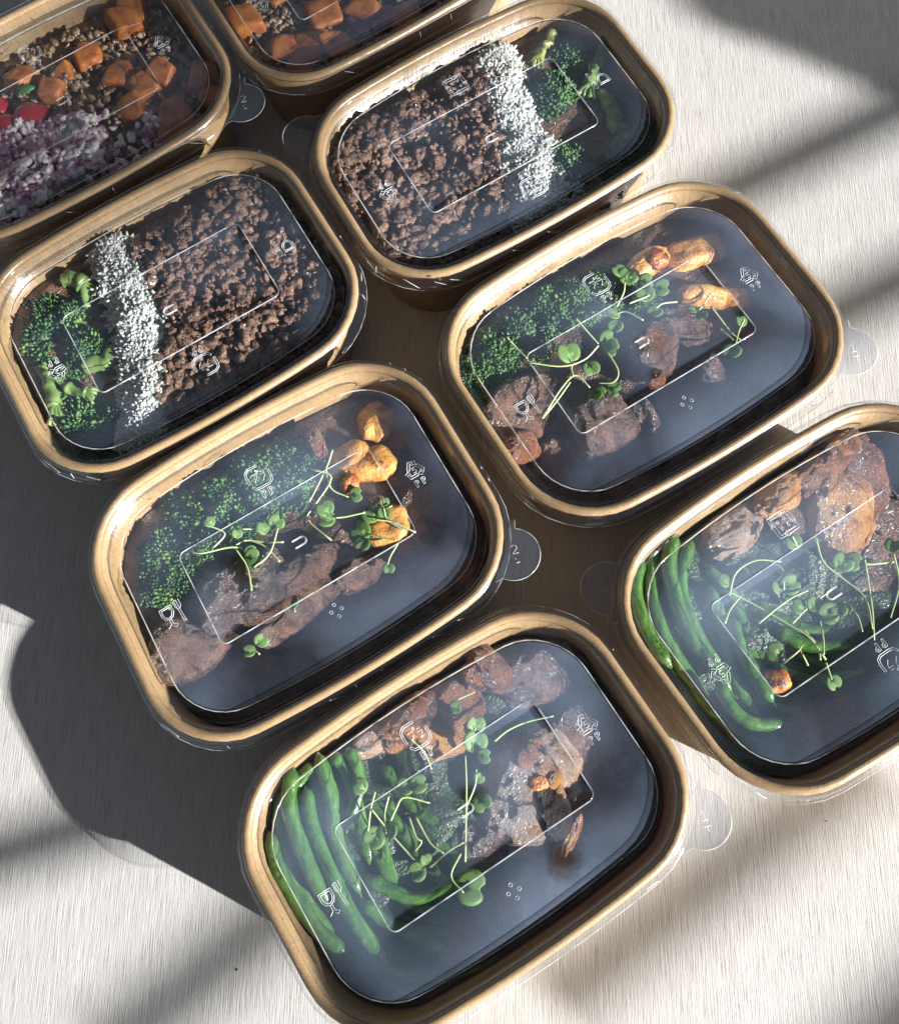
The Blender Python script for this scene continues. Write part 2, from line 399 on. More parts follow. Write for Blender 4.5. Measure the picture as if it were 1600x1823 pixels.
shade_slats([(-200, 500), (200, 330), (430, 200), (600, 130), (850, -20), (900, -260), (300, -260), (200, -30), (-200, 170)], 0, 2300, 14, 0.5)

# ------------------------------------------------------------------ the bowls
A0, B0, RC, BULGE = 87.5, 59.99, 35.875, 5.65
CT = dict(F=(-70.0, 132.8, 20.81, 2.1, 0.024, -0.1), E=(102.9, 198.9, 21.05, 1.4, -0.002, -1.3), C=(56.9, 328.1, 20.77, -3.4, 0.025, 1.2),
          D=(-115.6, 264.1, 21.36, 1.7, 0.015, -0.4), H=(-16.7, 5.5, 22.52, -2.2, 0.004, 0.4), G=(157.5, 68.0, 22.51, 0.6, -0.014, -0.6),
          A=(-163.0, 398.1, 22.20, -1.0, 0.008, 0.2), B=(7.1, 461.8, 22.86, 0.9, 0.045, 0.5))
FLIP = dict(A=1, B=-1, C=-1, D=-1, E=1, F=1, G=-1, H=1)
WHERE = dict(A='top left sweet potato bowl', B='top centre sweet potato bowl', C='upper mince and rice bowl', D='left hand mince and rice bowl',
             E='right hand steak bowl', F='middle steak bowl', G='right edge green bean bowl', H='bottom green bean bowl')

def outline(a, b, r, s1, n=8):
    pts = []
    for k, (sx, sy) in enumerate([(1, 1), (-1, 1), (-1, -1), (1, -1)]):
        for j in range(n + 1):
            t = math.pi / 2 * (k + j / n)
            pts.append((sx * (a - r) + r * math.cos(t), sy * (b - r) + r * math.sin(t)))
        if k in (0, 2):
            for j in range(1, 16): pts.append((sx * (a - r) * (1 - 2 * j / 16), sy * b))
        else:
            for j in range(1, 8): pts.append((sx * a, sy * (b - r) * (1 - 2 * j / 8)))
    P = np.array(pts)
    wgt = np.clip(1 - (P[:, 0] / a) ** 2, 0, 1) * np.clip(np.abs(P[:, 1]) / b, 0, 1)
    P[:, 1] += np.sign(P[:, 1]) * s1 * wgt
    return P

def ring(k, off, z, rect=None):
    e = CT[k]
    if rect: P = outline(rect[0] + off, rect[1] + off, max(0.6, rect[2] + off), 0.0)
    else: P = outline(A0 + e[5] + off, B0 + e[3] + off, RC + off, BULGE)
    P[:, 0] += e[4] * P[:, 1]
    return np.column_stack([P, np.full(len(P), z)])

def loft(mb, rings, mi=0, cap_first=False, cap_last=False, mis=None):
    n = len(rings[0]); V = np.vstack(rings); F = []; base = mb.n
    for i in range(len(rings) - 1):
        for k in range(n):
            l = (k + 1) % n
            F.append((i * n + k, i * n + l, (i + 1) * n + l, (i + 1) * n + k))
    if cap_first: F.append(tuple(range(n))[::-1])
    if cap_last: F.append(tuple((len(rings) - 1) * n + k for k in range(n)))
    nf = len(mb.m); mb.add(V, F, mi)
    if mis:
        for i in range(len(rings) - 1):
            for k in range(n): mb.m[nf + i * n + k] = mis[i]
        if cap_last: mb.m[-1] = mis[-1]

def wallz(z):      # offset of the inner wall at height z (rim = 0)
    return -4.2 + 6.4 * z / 55

# ---- embossed marks, as polylines in mm
def arc(cx, cy, r, a0, a1, n=8): return [(cx + r * math.cos(math.radians(a0 + (a1 - a0) * i / n)), cy + r * math.sin(math.radians(a0 + (a1 - a0) * i / n))) for i in range(n + 1)]
def dbl(P, wd, closed=False):
    """outline of a stroke of width wd along P"""
    L = []; Rr = []
    for i, p in enumerate(P):
        a = P[max(0, i - 1)]; b = P[min(len(P) - 1, i + 1)]
        dx, dy = b[0] - a[0], b[1] - a[1]; l = math.hypot(dx, dy) or 1; nx, ny = -dy / l * wd / 2, dx / l * wd / 2
        L.append((p[0] + nx, p[1] + ny)); Rr.append((p[0] - nx, p[1] - ny))
    return L + Rr[::-1] + [L[0]]
def letter_p(x, y, s): return [[(x, y), (x, y + s), (x + s * 0.45, y + s), (x + s * 0.62, y + s * 0.78), (x + s * 0.45, y + s * 0.5), (x + s * 0.25, y + s * 0.48), (x + s * 0.25, y), (x, y)],
                               [(x + s * .22, y + s * .83), (x + s * .4, y + s * .78), (x + s * .22, y + s * .66), (x + s * .22, y + s * .83)]]
def mark_plastic():
    P = [dbl([(-2.2, 5.2)] + arc(-3.4, 3.4, 1.8, 90, 180, 4)[0:] + [(-5.2, -2.6)], 0.9), dbl([(-5.2, -4.0)] + arc(-3.6, -5.0 + 1.4, 1.6, 180, 270, 4) + [(2.6, -5.2)], 0.9)]
    P = [dbl([(1.6, 5.4), (-3.2, 5.4), (-5.0, 4.2), (-5.4, 2.2), (-5.4, -1.4)], 0.9), dbl([(-4.8, -3.2), (-3.6, -5.0), (-1.6, -5.4), (2.8, -5.4), (4.6, -4.4), (5.2, -2.4), (5.2, 1.0)], 0.9),
         [(-3.0, 2.0), (-0.5, 2.0), (-0.9, 0.2), (-2.6, -1.8)], arc(0.2, 2.9, 0.5, 0, 360, 8), [(1.3, 1.8), (3.0, 1.8)], [(1.0, 0.6), (3.2, 0.6), (2.6, -1.0), (1.3, -2.4)]]
    return P + letter_p(-2.6, -10.6, 3.6) + letter_p(0.8, -10.6, 3.6)
def mark_triangle():
    P = []
    pts = [(0, 4.6), (-4.6, -3.4), (4.6, -3.4)]
    for i in range(3):
        a, b, c = pts[i], pts[(i + 1) % 3], pts[(i + 2) % 3]
        s = (a[0] + (b[0] - a[0]) * 0.55, a[1] + (b[1] - a[1]) * 0.55); e = (a[0] + (c[0] - a[0]) * 0.22, a[1] + (c[1] - a[1]) * 0.22)
        P.append(dbl([s, (a[0] + (b[0] - a[0]) * .14, a[1] + (b[1] - a[1]) * .14), e], 1.2))
        u = ((c[0] - a[0]) / 9.2, (c[1] - a[1]) / 9.2); n = (-u[1], u[0])
        P.append([(e[0] + n[0] * 1.3, e[1] + n[1] * 1.3), (e[0] + u[0] * 1.9, e[1] + u[1] * 1.9), (e[0] - n[0] * 1.3, e[1] - n[1] * 1.3)])
    P.append([(1.0, 0.6), (-0.7, 0.6), (-0.8, -0.5), (0.5, -0.5), (0.9, -1.2), (0.4, -2.0), (-0.9, -2.0)])
    return P + letter_p(-2.9, -8.8, 3.2) + letter_p(0.5, -8.8, 3.2)
def mark_cup():
    return [[(-5.0, 4.4), (0.8, 4.4), (0.8, 1.0), (-0.2, -0.8), (-2.1, -1.6), (-4.0, -0.8), (-5.0, 1.0), (-5.0, 4.4)],
            [(-4.2, 3.6), (0.0, 3.6), (0.0, 1.2), (-0.8, -0.2), (-2.1, -0.8), (-3.4, -0.2), (-4.2, 1.2), (-4.2, 3.6)],
            [(-2.6, -1.7), (-2.6, -4.0), (-4.4, -5.2)], [(-1.6, -1.7), (-1.6, -4.0), (0.2, -5.2), (-1.0, -5.9), (-2.1, -5.0)],
            dbl([(3.2, 5.2), (3.2, 1.6), (3.6, -5.2)], 0.9), [(2.1, 5.2), (2.1, 2.0), (3.2, 0.8)], [(4.8, 5.2), (4.8, 2.0), (3.8, 0.8)]]
def mark_dots(): return [arc(x, y, 0.75, 0, 360, 8) for x, y in ((-2.4, 0.2), (0.2, 2.6), (2.4, -0.4), (-0.2, -2.9))]
def mark_arrows():
    P = []
    for q in range(4):
        c, s = math.cos(q * math.pi / 2), math.sin(q * math.pi / 2)
        for L in (dbl([(-4.6, 1.2), (-4.6, 4.6), (0.6, 4.6)], 1.5), [(0.6, 6.0), (2.4, 4.6), (0.6, 3.2)], arc(-1.7, 1.7, 0.6, 0, 360, 6)):
            P.append([(c * x - s * y, s * x + c * y) for x, y in L])
    return P
def mark_u(): return [dbl([(-3.2, 1.8)] + arc(1.2, 0, 1.8, 90, -90, 8) + [(-3.2, -1.8)], 0.5)]
def num_two(): return [[(-1.6, 2.6), (-0.4, 3.2), (0.8, 2.6), (0.8, 1.4), (-1.6, -0.8), (1.2, -0.8)], [(-1.2, -3.0), (-0.6, -3.4)], [(-1.0, -5.2), (0.6, -5.0)]]
def num_one(): return [[(-1.2, 1.2), (0.0, 2.6), (0.0, -1.6)], [(-1.2, -1.6), (1.2, -1.6)], [(-1.6, -4.0), (1.6, -4.0)], [(0.0, -4.0), (0.0, -6.4)]]

EDGE = MT['plastic_edge']
def emboss(name, polys, cx, cy, z, flip, parent, r=0.13, rz=0.0):
    mb = MB(); c, s = math.cos(rz), math.sin(rz)
    for P in polys:
        tube(mb, [((cx + c * x - s * y) * flip, (cy + s * x + c * y) * flip, z) for x, y in P], r, 4, caps=False)
    return mb.build(name, MT['embossed_plastic'], parent, smooth=False)

CONT = {}
def to_local(k, p):
    cx, cy, th = CT[k][:3]; t = math.radians(th); dx, dy = p[0] - cx, p[1] - cy
    return math.cos(t) * dx + math.sin(t) * dy, -math.sin(t) * dx + math.cos(t) * dy
def bowl(k, label):
    cx, cy, th, db, sk, dl = CT[k]; fl = FLIP[k]
    root = empty('food_bowl', (cx, cy, 0), math.radians(th)); CONT[k] = root
    tag(root, label, 'food bowl', 'kraft bowls with clear lids')
    z0 = RIM
    wall = MB()
    loft(wall, [ring(k, o, z + z0) for o, z in ((-12, -52.5), (-11.2, -52.6), (-10.7, -51), (-7.6, -25), (-4.4, -3), (-3.6, -3), (-6.8, -25), (-9.9, -52), (-10.2, -55), (-10.8, -55), (-11.3, -53.6), (-12, -53.2))], cap_first=True)
    wall.m = wall.m; wall.build('paper_wall', MT['kraft'], root)
    bead = MB(); n = 10
    rr = []
    for i in range(n + 1):
        t = 2 * math.pi * i / n
        rr.append(ring(k, -2.2 + 2.2 * math.cos(t), z0 - 2.1 + 2.0 * math.sin(t)))
    loft(bead, rr); bead.build('rolled_rim', MT['kraft'], root)
    # lid
    lid = MB(); FG = 1; TH = 2
    prof = [(3.3, -8.3), (2.4, -7.9), (1.9, -4.5), (1.2, -1.4), (0.2, 0.3), (-1.2, 0.6), (-3.0, 0.6), (-4.6, 0.1), (-5.9, -1.6), (-7.4, -6.6), (-8.2, -7.2), (-10.9, -7.2), (-11.6, -6.6), (-12.2, -4.9), (-13.0, -4.5)]
    rings = [ring(k, o, z + z0) for o, z in prof]; mis = [0] * (len(prof) - 1)
    RECT = (49.1, 23.7, 3.2)
    rings += [ring(k, 0.4, z0 - 4.5, RECT), ring(k, -0.6, z0 - 4.9, RECT), ring(k, -2.8, z0 - 6.1, RECT), ring(k, -3.4, z0 - 6.3, RECT)]
    mis += [FG, FG, FG, FG, FG]
    loft(lid, rings, cap_last=True, mis=mis)
    fog_name = 'fogged_plastic_thin'
    if k in CLEAR:
        fog_name = 'fogged_plastic_of_bowl_' + k.lower(); P_ = [(to_local(k, at(x, y, -5)), r) for x, y, r in CLEAR[k]]
        plastic(fog_name, 1.0, (0.035, 0.20) if k in 'EF' else (0.06, 0.25), spots=[(p[0] * S, p[1] * S, r * S) for p, r in P_])
    L = lid.build('lid', [MT['clear_plastic'], MT[fog_name]], root)
    for nm, rg, r in (('panel_ridge', ring(k, -12.3, z0 - 4.6), 0.27), ('rectangle_ridge', ring(k, 0.2, z0 - 4.5, RECT), 0.28), ('skirt_edge', ring(k, 3.3, z0 - 8.3), 0.13)):
        mb = MB(); tube(mb, rg, r, 5, closed=True); mb.build(nm, EDGE, L)  # pale tubes carry painted highlights along ridges and skirt edge
    # pull tab
    tb = MB(); cxx, cyy, R_ = 80.5, -54.5, 12.0
    prf = []
    for i in range(21):
        a = math.radians(-145 + 200 * i / 20); prf.append((cxx + R_ * math.cos(a), cyy + R_ * math.sin(a)))
    P = [(67.0, -61.4)] + prf + [(89.5, -41.0), (87.4, -41.0), (79.3, -51.7), (68.5, -59.3)]
    top = [(x * fl, y * fl, z0 - 7.9) for x, y in P]; bot = [(x, y, z - 0.4) for x, y, z in top]; n = len(top)
    tb.add(top + bot, [tuple(range(n)), tuple(range(2 * n - 1, n - 1, -1))] + [(i, (i + 1) % n, (i + 1) % n + n, i + n) for i in range(n)])
    tb.build('pull_tab', MT['pull_tab_plastic'], L, smooth=False)
    mb = MB(); tube(mb, [(x * fl, y * fl, z0 - 7.8) for x, y in P[:23]], 0.2, 5); mb.build('pull_tab_edge', EDGE, L)
    emboss('embossed_number', num_two() if k in 'FAG' else num_one(), 82, -54, z0 - 7.6, fl, L, 0.14, -0.3)
    emboss('embossed_symbol', mark_plastic(), 0, 37.5, z0 - 4.4, fl, L)
    emboss('embossed_symbol', mark_triangle(), 62.5, 3, z0 - 4.4, fl, L)
    emboss('embossed_symbol', mark_cup(), -62.5, 0.5, z0 - 4.4, fl, L)
    emboss('embossed_symbol', mark_arrows() if k in 'CG' else mark_dots(), 0.5, -36, z0 - 4.4, fl, L)
    emboss('embossed_symbol', mark_u(), 1.5, 0.6, z0 - 6.1, fl, L)
    # small moulded ribs on the skirt
    rb = MB(); O = ring(k, 1.8, 0); O2 = ring(k, 2.6, 0); rng = random.Random(ord(k))
    for j in range(len(O)):
        if rng.random() < 0.17:
            a = O[j]; b = O2[min(len(O) - 1, j + rng.choice((0, 1)))]
            tube(rb, [(a[0], a[1], z0 - 2.6), (b[0], b[1], z0 - 7.4)], 0.17, 4)
    tag(rb.build('skirt_ribs', EDGE, L), kind='stuff')
    return root

bowl('A', 'bowl at the top left corner holding sweet potato, tomato and diced red onion')
bowl('B', 'bowl at the top centre cut off by the photo edge, holding sweet potato')
bowl('C', 'upper bowl of browned mince, white rice and broccoli beside the lit table')
bowl('D', 'left hand bowl with broccoli at its left end, white rice and mince')
bowl('E', 'right hand steak bowl with broccoli and sprouts, its tab over the lit table')
bowl('F', 'middle steak bowl with broccoli and sprouts, shadowed table on its left')
bowl('G', 'green bean and chicken bowl cut off by the right photo edge')
bowl('H', 'large looking green bean and chicken bowl at the bottom with charred chicken')

def world_ring(k, off, z):
    cx, cy, th = CT[k][:3]; t = math.radians(th); P = ring(k, off, z + RIM)
    return np.column_stack([cx + math.cos(t) * P[:, 0] - math.sin(t) * P[:, 1], cy + math.sin(t) * P[:, 0] + math.cos(t) * P[:, 1], P[:, 2]])
def to_local(k, p):
    cx, cy, th = CT[k][:3]; t = math.radians(th); dx, dy = p[0] - cx, p[1] - cy
    return math.cos(t) * dx + math.sin(t) * dy, -math.sin(t) * dx + math.cos(t) * dy
def inside(k, p, off):
    x, y = to_local(k, p); e = CT[k]; a = A0 + off; b = B0 + e[3] + off + 2; r = RC + off
    dx, dy = abs(x) - (a - r), abs(y) - (b - r)
    return math.hypot(max(dx, 0), max(dy, 0)) + min(max(dx, dy), 0) - r < 0

# ------------------------------------------------------------------ food builders
GROUPS = {}
def food(o, k, kind, cat, extra=None, fmt=None):
    """remember a piece; its label is written once all are placed"""
    GROUPS.setdefault((k, kind), []).append((o, cat, extra)); return o

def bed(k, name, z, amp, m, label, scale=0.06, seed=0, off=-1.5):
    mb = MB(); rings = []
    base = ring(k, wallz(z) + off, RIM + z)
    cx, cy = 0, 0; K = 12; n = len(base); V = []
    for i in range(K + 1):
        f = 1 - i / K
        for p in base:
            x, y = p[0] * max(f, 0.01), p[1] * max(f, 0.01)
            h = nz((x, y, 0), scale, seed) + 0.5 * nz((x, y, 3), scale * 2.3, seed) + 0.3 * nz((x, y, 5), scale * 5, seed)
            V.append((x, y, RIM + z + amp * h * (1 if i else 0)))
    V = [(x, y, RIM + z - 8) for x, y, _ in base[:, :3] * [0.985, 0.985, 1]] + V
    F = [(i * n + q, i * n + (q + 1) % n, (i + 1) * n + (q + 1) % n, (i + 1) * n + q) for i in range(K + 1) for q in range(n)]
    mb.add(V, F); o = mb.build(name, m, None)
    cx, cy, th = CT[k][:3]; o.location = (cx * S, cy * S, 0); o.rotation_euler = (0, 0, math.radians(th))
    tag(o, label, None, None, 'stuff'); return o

def fit(k, c, r, z=-25):
    """shift a piece so that it lies inside the bowl wall"""
    m = Vector((CT[k][0], CT[k][1], c.z)); n = 0
    while not inside(k, c, wallz(z) - r) and n < 60:
        c = c + (m - c).normalized() * 1.0; n += 1
    return c
def lump(sub, seed, sx=1, sy=1, sz=1, amp=0.25, freq=1.3, boxy=2.0, fine=0.06, ffreq=5.0):
    V, F = ICO[sub]; out = []
    for p in V:
        if boxy != 2.0:
            l = (abs(p[0]) ** boxy + abs(p[1]) ** boxy + abs(p[2]) ** boxy) ** (1 / boxy); q = p / l
        else: q = p
        d = 1 + amp * nz(p, freq, seed) + fine * nz(p, ffreq, seed + 5) + fine * 0.6 * nz(p, ffreq * 2.3, seed + 9)
        out.append((q[0] * d * sx, q[1] * d * sy, q[2] * d * sz))
    return np.array(out), F

def chunk(k, name, cat, px, py, size, rz, m, seed, z=-12, boxy=3.0, amp=0.22, tilt=(0, 0), extra=None, sub=4, fine=0.07, freq=1.3):
    """one solid piece of food whose top reaches z under the rim plane"""
    c = fit(k, at(px, py, z), min(size[0], size[1]) * 0.42); c.z -= size[2] / 2
    V, F = lump(sub, seed, size[0] / 2, size[1] / 2, size[2] / 2, amp, freq, boxy, fine)
    mb = MB(); mb.add(V, F); o = mb.build(name, MT[m]); o.location = c * S
    o.rotation_euler = (math.radians(tilt[0]), math.radians(tilt[1]), math.radians(rz))
    return food(o, k, name, cat, extra)

def block(k, px, py, s, rz, m, seed, z=-11, name='sweet_potato_cube', cat='sweet potato', extra=None, asp=(1, 1, 0.8)):
    """a knife-cut cube: flat faces, soft edges, one or two slanting cuts"""
    rng = random.Random(seed); pl = []
    for ax in range(3):
        for sg in (-1, 1):
            n = [rng.uniform(-.2, .2) for _ in range(3)]; n[ax] = sg; pl.append((Vector(n).normalized(), rng.uniform(0.40, 0.50)))
    for _ in range(3):
        pl.append((Vector((rng.uniform(-1, 1), rng.uniform(-1, 1), rng.uniform(-.2, 1))).normalized(), rng.uniform(0.50, 0.60)))
    V = []
    for p in ICO[4][0]:
        d = Vector(p); q = sum(max(0.0, n.dot(d) / h) ** 16 for n, h in pl) ** (-1 / 16)
        q *= 1 + 0.05 * nz(p, 2.0, seed) + 0.022 * nz(p, 7, seed + 3) + 0.012 * nz(p, 18, seed + 6)
        V.append((d.x * q * s * asp[0], d.y * q * s * asp[1], d.z * q * s * asp[2]))
    mb = MB(); mb.add(V, ICO[4][1]); me = mb.mesh(name, MT[m])
    c = fit(k, at(px, py, z), s * 0.45); c.z -= s * asp[2] / 2
    o = link(name, me, None, c, (math.radians(rng.uniform(-14, 14)), math.radians(rng.uniform(-14, 14)), math.radians(rz)))
    return food(o, k, name, cat, extra)

def scatter_mesh(items, m, name, label, frame_k=None):
    mb = MB()
    for V, F in items: mb.add(V, F)
    o = mb.build(name, m); tag(o, label, None, None, 'stuff'); return o

# ---- broccoli floret prototypes: crown of tiny buds on branching stalks
def floret_proto(seed, R=13.0):
    rng = random.Random(seed); crown = MB(); stalk = MB()
    V1, F1 = ICO[1]
    tube(stalk, spline([(0, 0, -R * 1.5), (rng.uniform(-1, 1), rng.uniform(-1, 1), -R * 0.9), (0, 0, -R * 0.35)], 6), [R * .26, R * .25, R * .25, R * .27, R * .3, R * .33, R * .36], 8)
    nb = 15
    for i in range(nb):
        f = (i + 0.5) / nb; ph = math.acos(1 - 0.92 * f); th = i * 2.399 + rng.uniform(-.3, .3)
        d = Vector((math.sin(ph) * math.cos(th), math.sin(ph) * math.sin(th), math.cos(ph) * 0.85))
        rs = R * rng.uniform(0.26, 0.46); c = d * (R - rs * 0.9) * rng.uniform(0.82, 1.16)
        tube(stalk, [(0, 0, -R * .5), (c * 0.6)[:], (c * 0.95)[:]], [R * .16, R * .1, R * .12], 6, caps=False)
        Vc, Fc = ICO[2]; crown.add(Vc * rs * 0.80 + np.array(c[:]), Fc)
        m = 115
        for j in range(m):
            g = 1 - 1.55 * (j + .5) / m; tt = j * 2.399; rr = math.sqrt(max(0, 1 - g * g))
            e = Vector((rr * math.cos(tt), rr * math.sin(tt), g)); e = d.to_track_quat('Z', 'Y') @ e
            q = c + e * rs * (0.88 + rng.uniform(-.14, .30)); b = rng.uniform(0.40, 1.25) * R / 13
            crown.add((V1 * np.array([b * .8, b * .8, b * 1.7])) @ np.array((e + Vector((rng.gauss(0, .35), rng.gauss(0, .35), rng.gauss(0, .35)))).to_track_quat('Z', 'Y').to_matrix()).T + np.array(q[:]), F1)
    return crown.mesh('broccoli_crown', MT['broccoli_buds']), stalk.mesh('broccoli_stalk', MT['broccoli_stalk'])
FLO = [floret_proto(s) for s in (3, 8, 21)]
def floret(k, px, py, R, z=-9, tilt=(0, 0), rz=0, v=0, extra=None):
    R *= 1.12; z -= 1.2 + (px * 7 + py * 3) % 5 * 0.7; c = fit(k, at(px, py, z), R * 0.8); s = R / 13.0; c.z -= R * 0.95
    root = empty('broccoli_floret', c, 0); root.rotation_euler = (math.radians(tilt[0]), math.radians(tilt[1]), math.radians(rz)); root.scale = (s, s, s)
    link('crown', FLO[v % 3][0], root); link('stalk', FLO[v % 3][1], root)
    return food(root, k, 'broccoli_floret', 'broccoli', extra)

def stalk_piece(k, pts, r, m='broccoli_stalk', z=-9, extra=None):
    """a cut broccoli stem that forks at one end"""
    P = [at(x, y, z - r * 1.3 - i * 0.5) for i, (x, y) in enumerate(pts)]; c = P[0].copy()
    mb = MB(); Q = spline([p - c for p in P], 24); n = len(Q)
    tube(mb, Q, [r * (0.70 + 0.4 * i / (n - 1)) for i in range(n)], 14)
    d = (Q[-1] - Q[-4]).normalized(); s = Vector((-d.y, d.x, 0))
    for a in (-1, -0.3, 0.4, 1):
        e = Q[-2] + d * r * 2.2 + s * a * r * 1.5 + Vector((0, 0, -1)); tube(mb, spline([Q[-3], Q[-2] + (e - Q[-2]) * .5, e], 6), [r * .6, r * .55, r * .5, r * .42, r * .4, r * .4, r * .42][:len(spline([Q[-3], Q[-2], e], 6))], 7)
    mb.v = [np.array([p * 1.0 + np.array([nz(p, 0.22, 1), nz(p, 0.22, 5), nz(p, 0.22, 9)]) * 1.6 + np.array([nz(p, 0.7, 2), nz(p, 0.7, 6), 0]) * 0.6 for p in V]) for V in mb.v]
    o = mb.build('broccoli_spear', MT[m]); o.location = c * S
    return food(o, k, 'broccoli_spear', 'broccoli', extra)

# ---- green beans
def bean(k, pts, r=3.6, zs=None, extra=None):
    zs = zs or [-12] * len(pts)
    r *= 0.86; P = [at(x, y, z - r) for (x, y), z in zip(pts, zs)]; c = P[0].copy(); Q = spline([p - c for p in P], 28); n = len(Q); rng = random.Random(int(pts[0][0] * 7 + pts[0][1]))
    rad = []
    for i in range(n):
        t = i / (n - 1); e = min(1, t / 0.10, (1 - t) / 0.13); rad.append(r * (0.22 + 0.78 * math.sin(e * math.pi / 2)) * (1 + 0.035 * math.sin(t * 17 + i * 0.3)))
    root = empty('green_bean', c)
    mb = MB(); tube(mb, Q, rad, 12); mb.build('pod', MT['green_bean'], root)
    tp = MB(); d = (Q[-1] - Q[-2]).normalized(); tube(tp, spline([Q[-1] - d, Q[-1] + d * 2.5, Q[-1] + d * 5 + Vector((0.8, 1.2, 0))], 6), [0.8, .6, .5, .4, .3, .25, .15], 6); tp.build('tip', MT['green_bean'], root)
    return food(root, k, 'green_bean', 'green bean', extra)

# ---- sprouts
def leaf_mesh():
    n = 22; V = [(0, 0, 0)]; rows = 4
    for r in range(1, rows + 1):
        for i in range(n):
            a = 2 * math.pi * i / n; x = math.cos(a); y = math.sin(a)
            R = 1.0 + 0.10 * math.cos(2 * a) - 0.42 * math.exp(-((a - math.pi / 2) / 0.32) ** 2)
            f = r / rows; X, Y = x * R * f * 0.92, y * R * f
            Z = 0.16 * (X * X) - 0.12 * Y * Y - 0.05 * math.cos(6 * X)
            V.append((X, Y + 0.9, Z))
    F = [(0, 1 + i, 1 + (i + 1) % n) for i in range(n)]
    for r in range(rows - 1):
        for i in range(n): F.append((1 + r * n + i, 1 + (r + 1) * n + i, 1 + (r + 1) * n + (i + 1) % n, 1 + r * n + (i + 1) % n))
    m = len(V); V2 = V + [(x, y, z - 0.035) for x, y, z in V]; F2 = F + [tuple(reversed([i + m for i in f])) for f in F]
    e0 = 1 + (rows - 1) * n
    for i in range(n): F2.append((e0 + i, e0 + i + m, e0 + (i + 1) % n + m, e0 + (i + 1) % n))
    mb = MB(); mb.add(np.array(V2), F2); return mb.mesh('sprout_leaf', MT['sprout_leaf'])
LEAF = leaf_mesh()
def sprig(k, stem, leaves, r=0.42, z=-9.0, extra=None):
    """a cress-like sprout: stem through the points, leaves (px, py, size mm, heading deg, tilt deg)"""
    P = [at(x, y, z + 1.1 * math.sin(i * 1.7 + stem[0][0])) for i, (x, y) in enumerate(stem)]; c = P[0].copy()
    root = empty('sprout', c); mb = MB(); Q = spline([p - c for p in P], 18); n = len(Q)
    tube(mb, Q, [r * (1.15 - 0.35 * i / n) for i in range(n)], 7); mb.build('stem', MT['sprout_stem'], root)
    for (x, y, s, hd, tl) in leaves:
        p = at(x, y, z - 0.4) - c
        th = math.radians(hd)                      # heading in the picture plane, 0 = towards the top of the photo
        d = (RI * -math.sin(th) + UI * math.cos(th)); hz = math.atan2(d.y, d.x) - math.pi / 2
        hx = s / 2.0 * (0.85 + 0.3 * ((x * 13 + y * 7) % 10) / 10); tl = max(-24, min(24, tl + ((x * 7 + y * 3) % 40) - 20)); o = link('leaf', LEAF, root, p - Vector((-math.sin(hz), math.cos(hz), 0)) * hx * 0.9, (math.radians(tl * 0.5), math.radians(tl), hz), hx)
    return food(root, k, 'sprout', 'sprout', extra)

# ------------------------------------------------------------------ bowls C and D: mince, rice, broccoli
def heap_height(x, y, seed, base, amp): return base + amp * (nz((x, y, 0), 0.045, seed) + 0.5 * nz((x, y, 2), 0.12, seed))
def mince(k, poly, n, seed, zt=-12, amp=5):
    """crumbled mince filling the pixel polygon"""
    rng = random.Random(seed); it = []
    xs = [p[0] for p in poly]; ys = [p[1] for p in poly]
    def inp(x, y):
        c = False
        for i in range(len(poly)):
            (x1, y1), (x2, y2) = poly[i - 1], poly[i]
            if (y1 > y) != (y2 > y) and x < (x2 - x1) * (y - y1) / (y2 - y1) + x1: c = not c
        return c
    protos = [lump(3, seed + i, 1, 0.85, 0.75, 0.75, 1.25, 2.0, 0.22, 3.6) for i in range(9)]
    small = [lump(2, seed + 40 + i, 1, 0.8, 0.75, 0.7, 1.4, 2.0, 0.2, 3.5) for i in range(8)]
    cnt = 0; tries = 0
    while cnt < n and tries < n * 12:
        tries += 1
        x, y = rng.uniform(min(xs), max(xs)), rng.uniform(min(ys), max(ys))
        if not inp(x, y): continue
        p = at(x, y, zt)
        r = 0.9 + 4.8 * rng.random() ** 3.2
        if not inside(k, p, wallz(zt) - r - 1.5): continue
        V, F = (protos if r > 2.2 else small)[rng.randrange(8)]
        z = min(heap_height(p.x, p.y, seed, zt, amp) - rng.random() ** 1.2 * 6 - r * 0.5, -6.9 - r) + RIM
        it.append((V @ rot3(rng).T * r + np.array([p.x, p.y, z]), F)); cnt += 1
    return scatter_mesh(it, MT['mince_meat'], 'mince', 'browned crumbled mince filling part of the ' + WHERE[k])

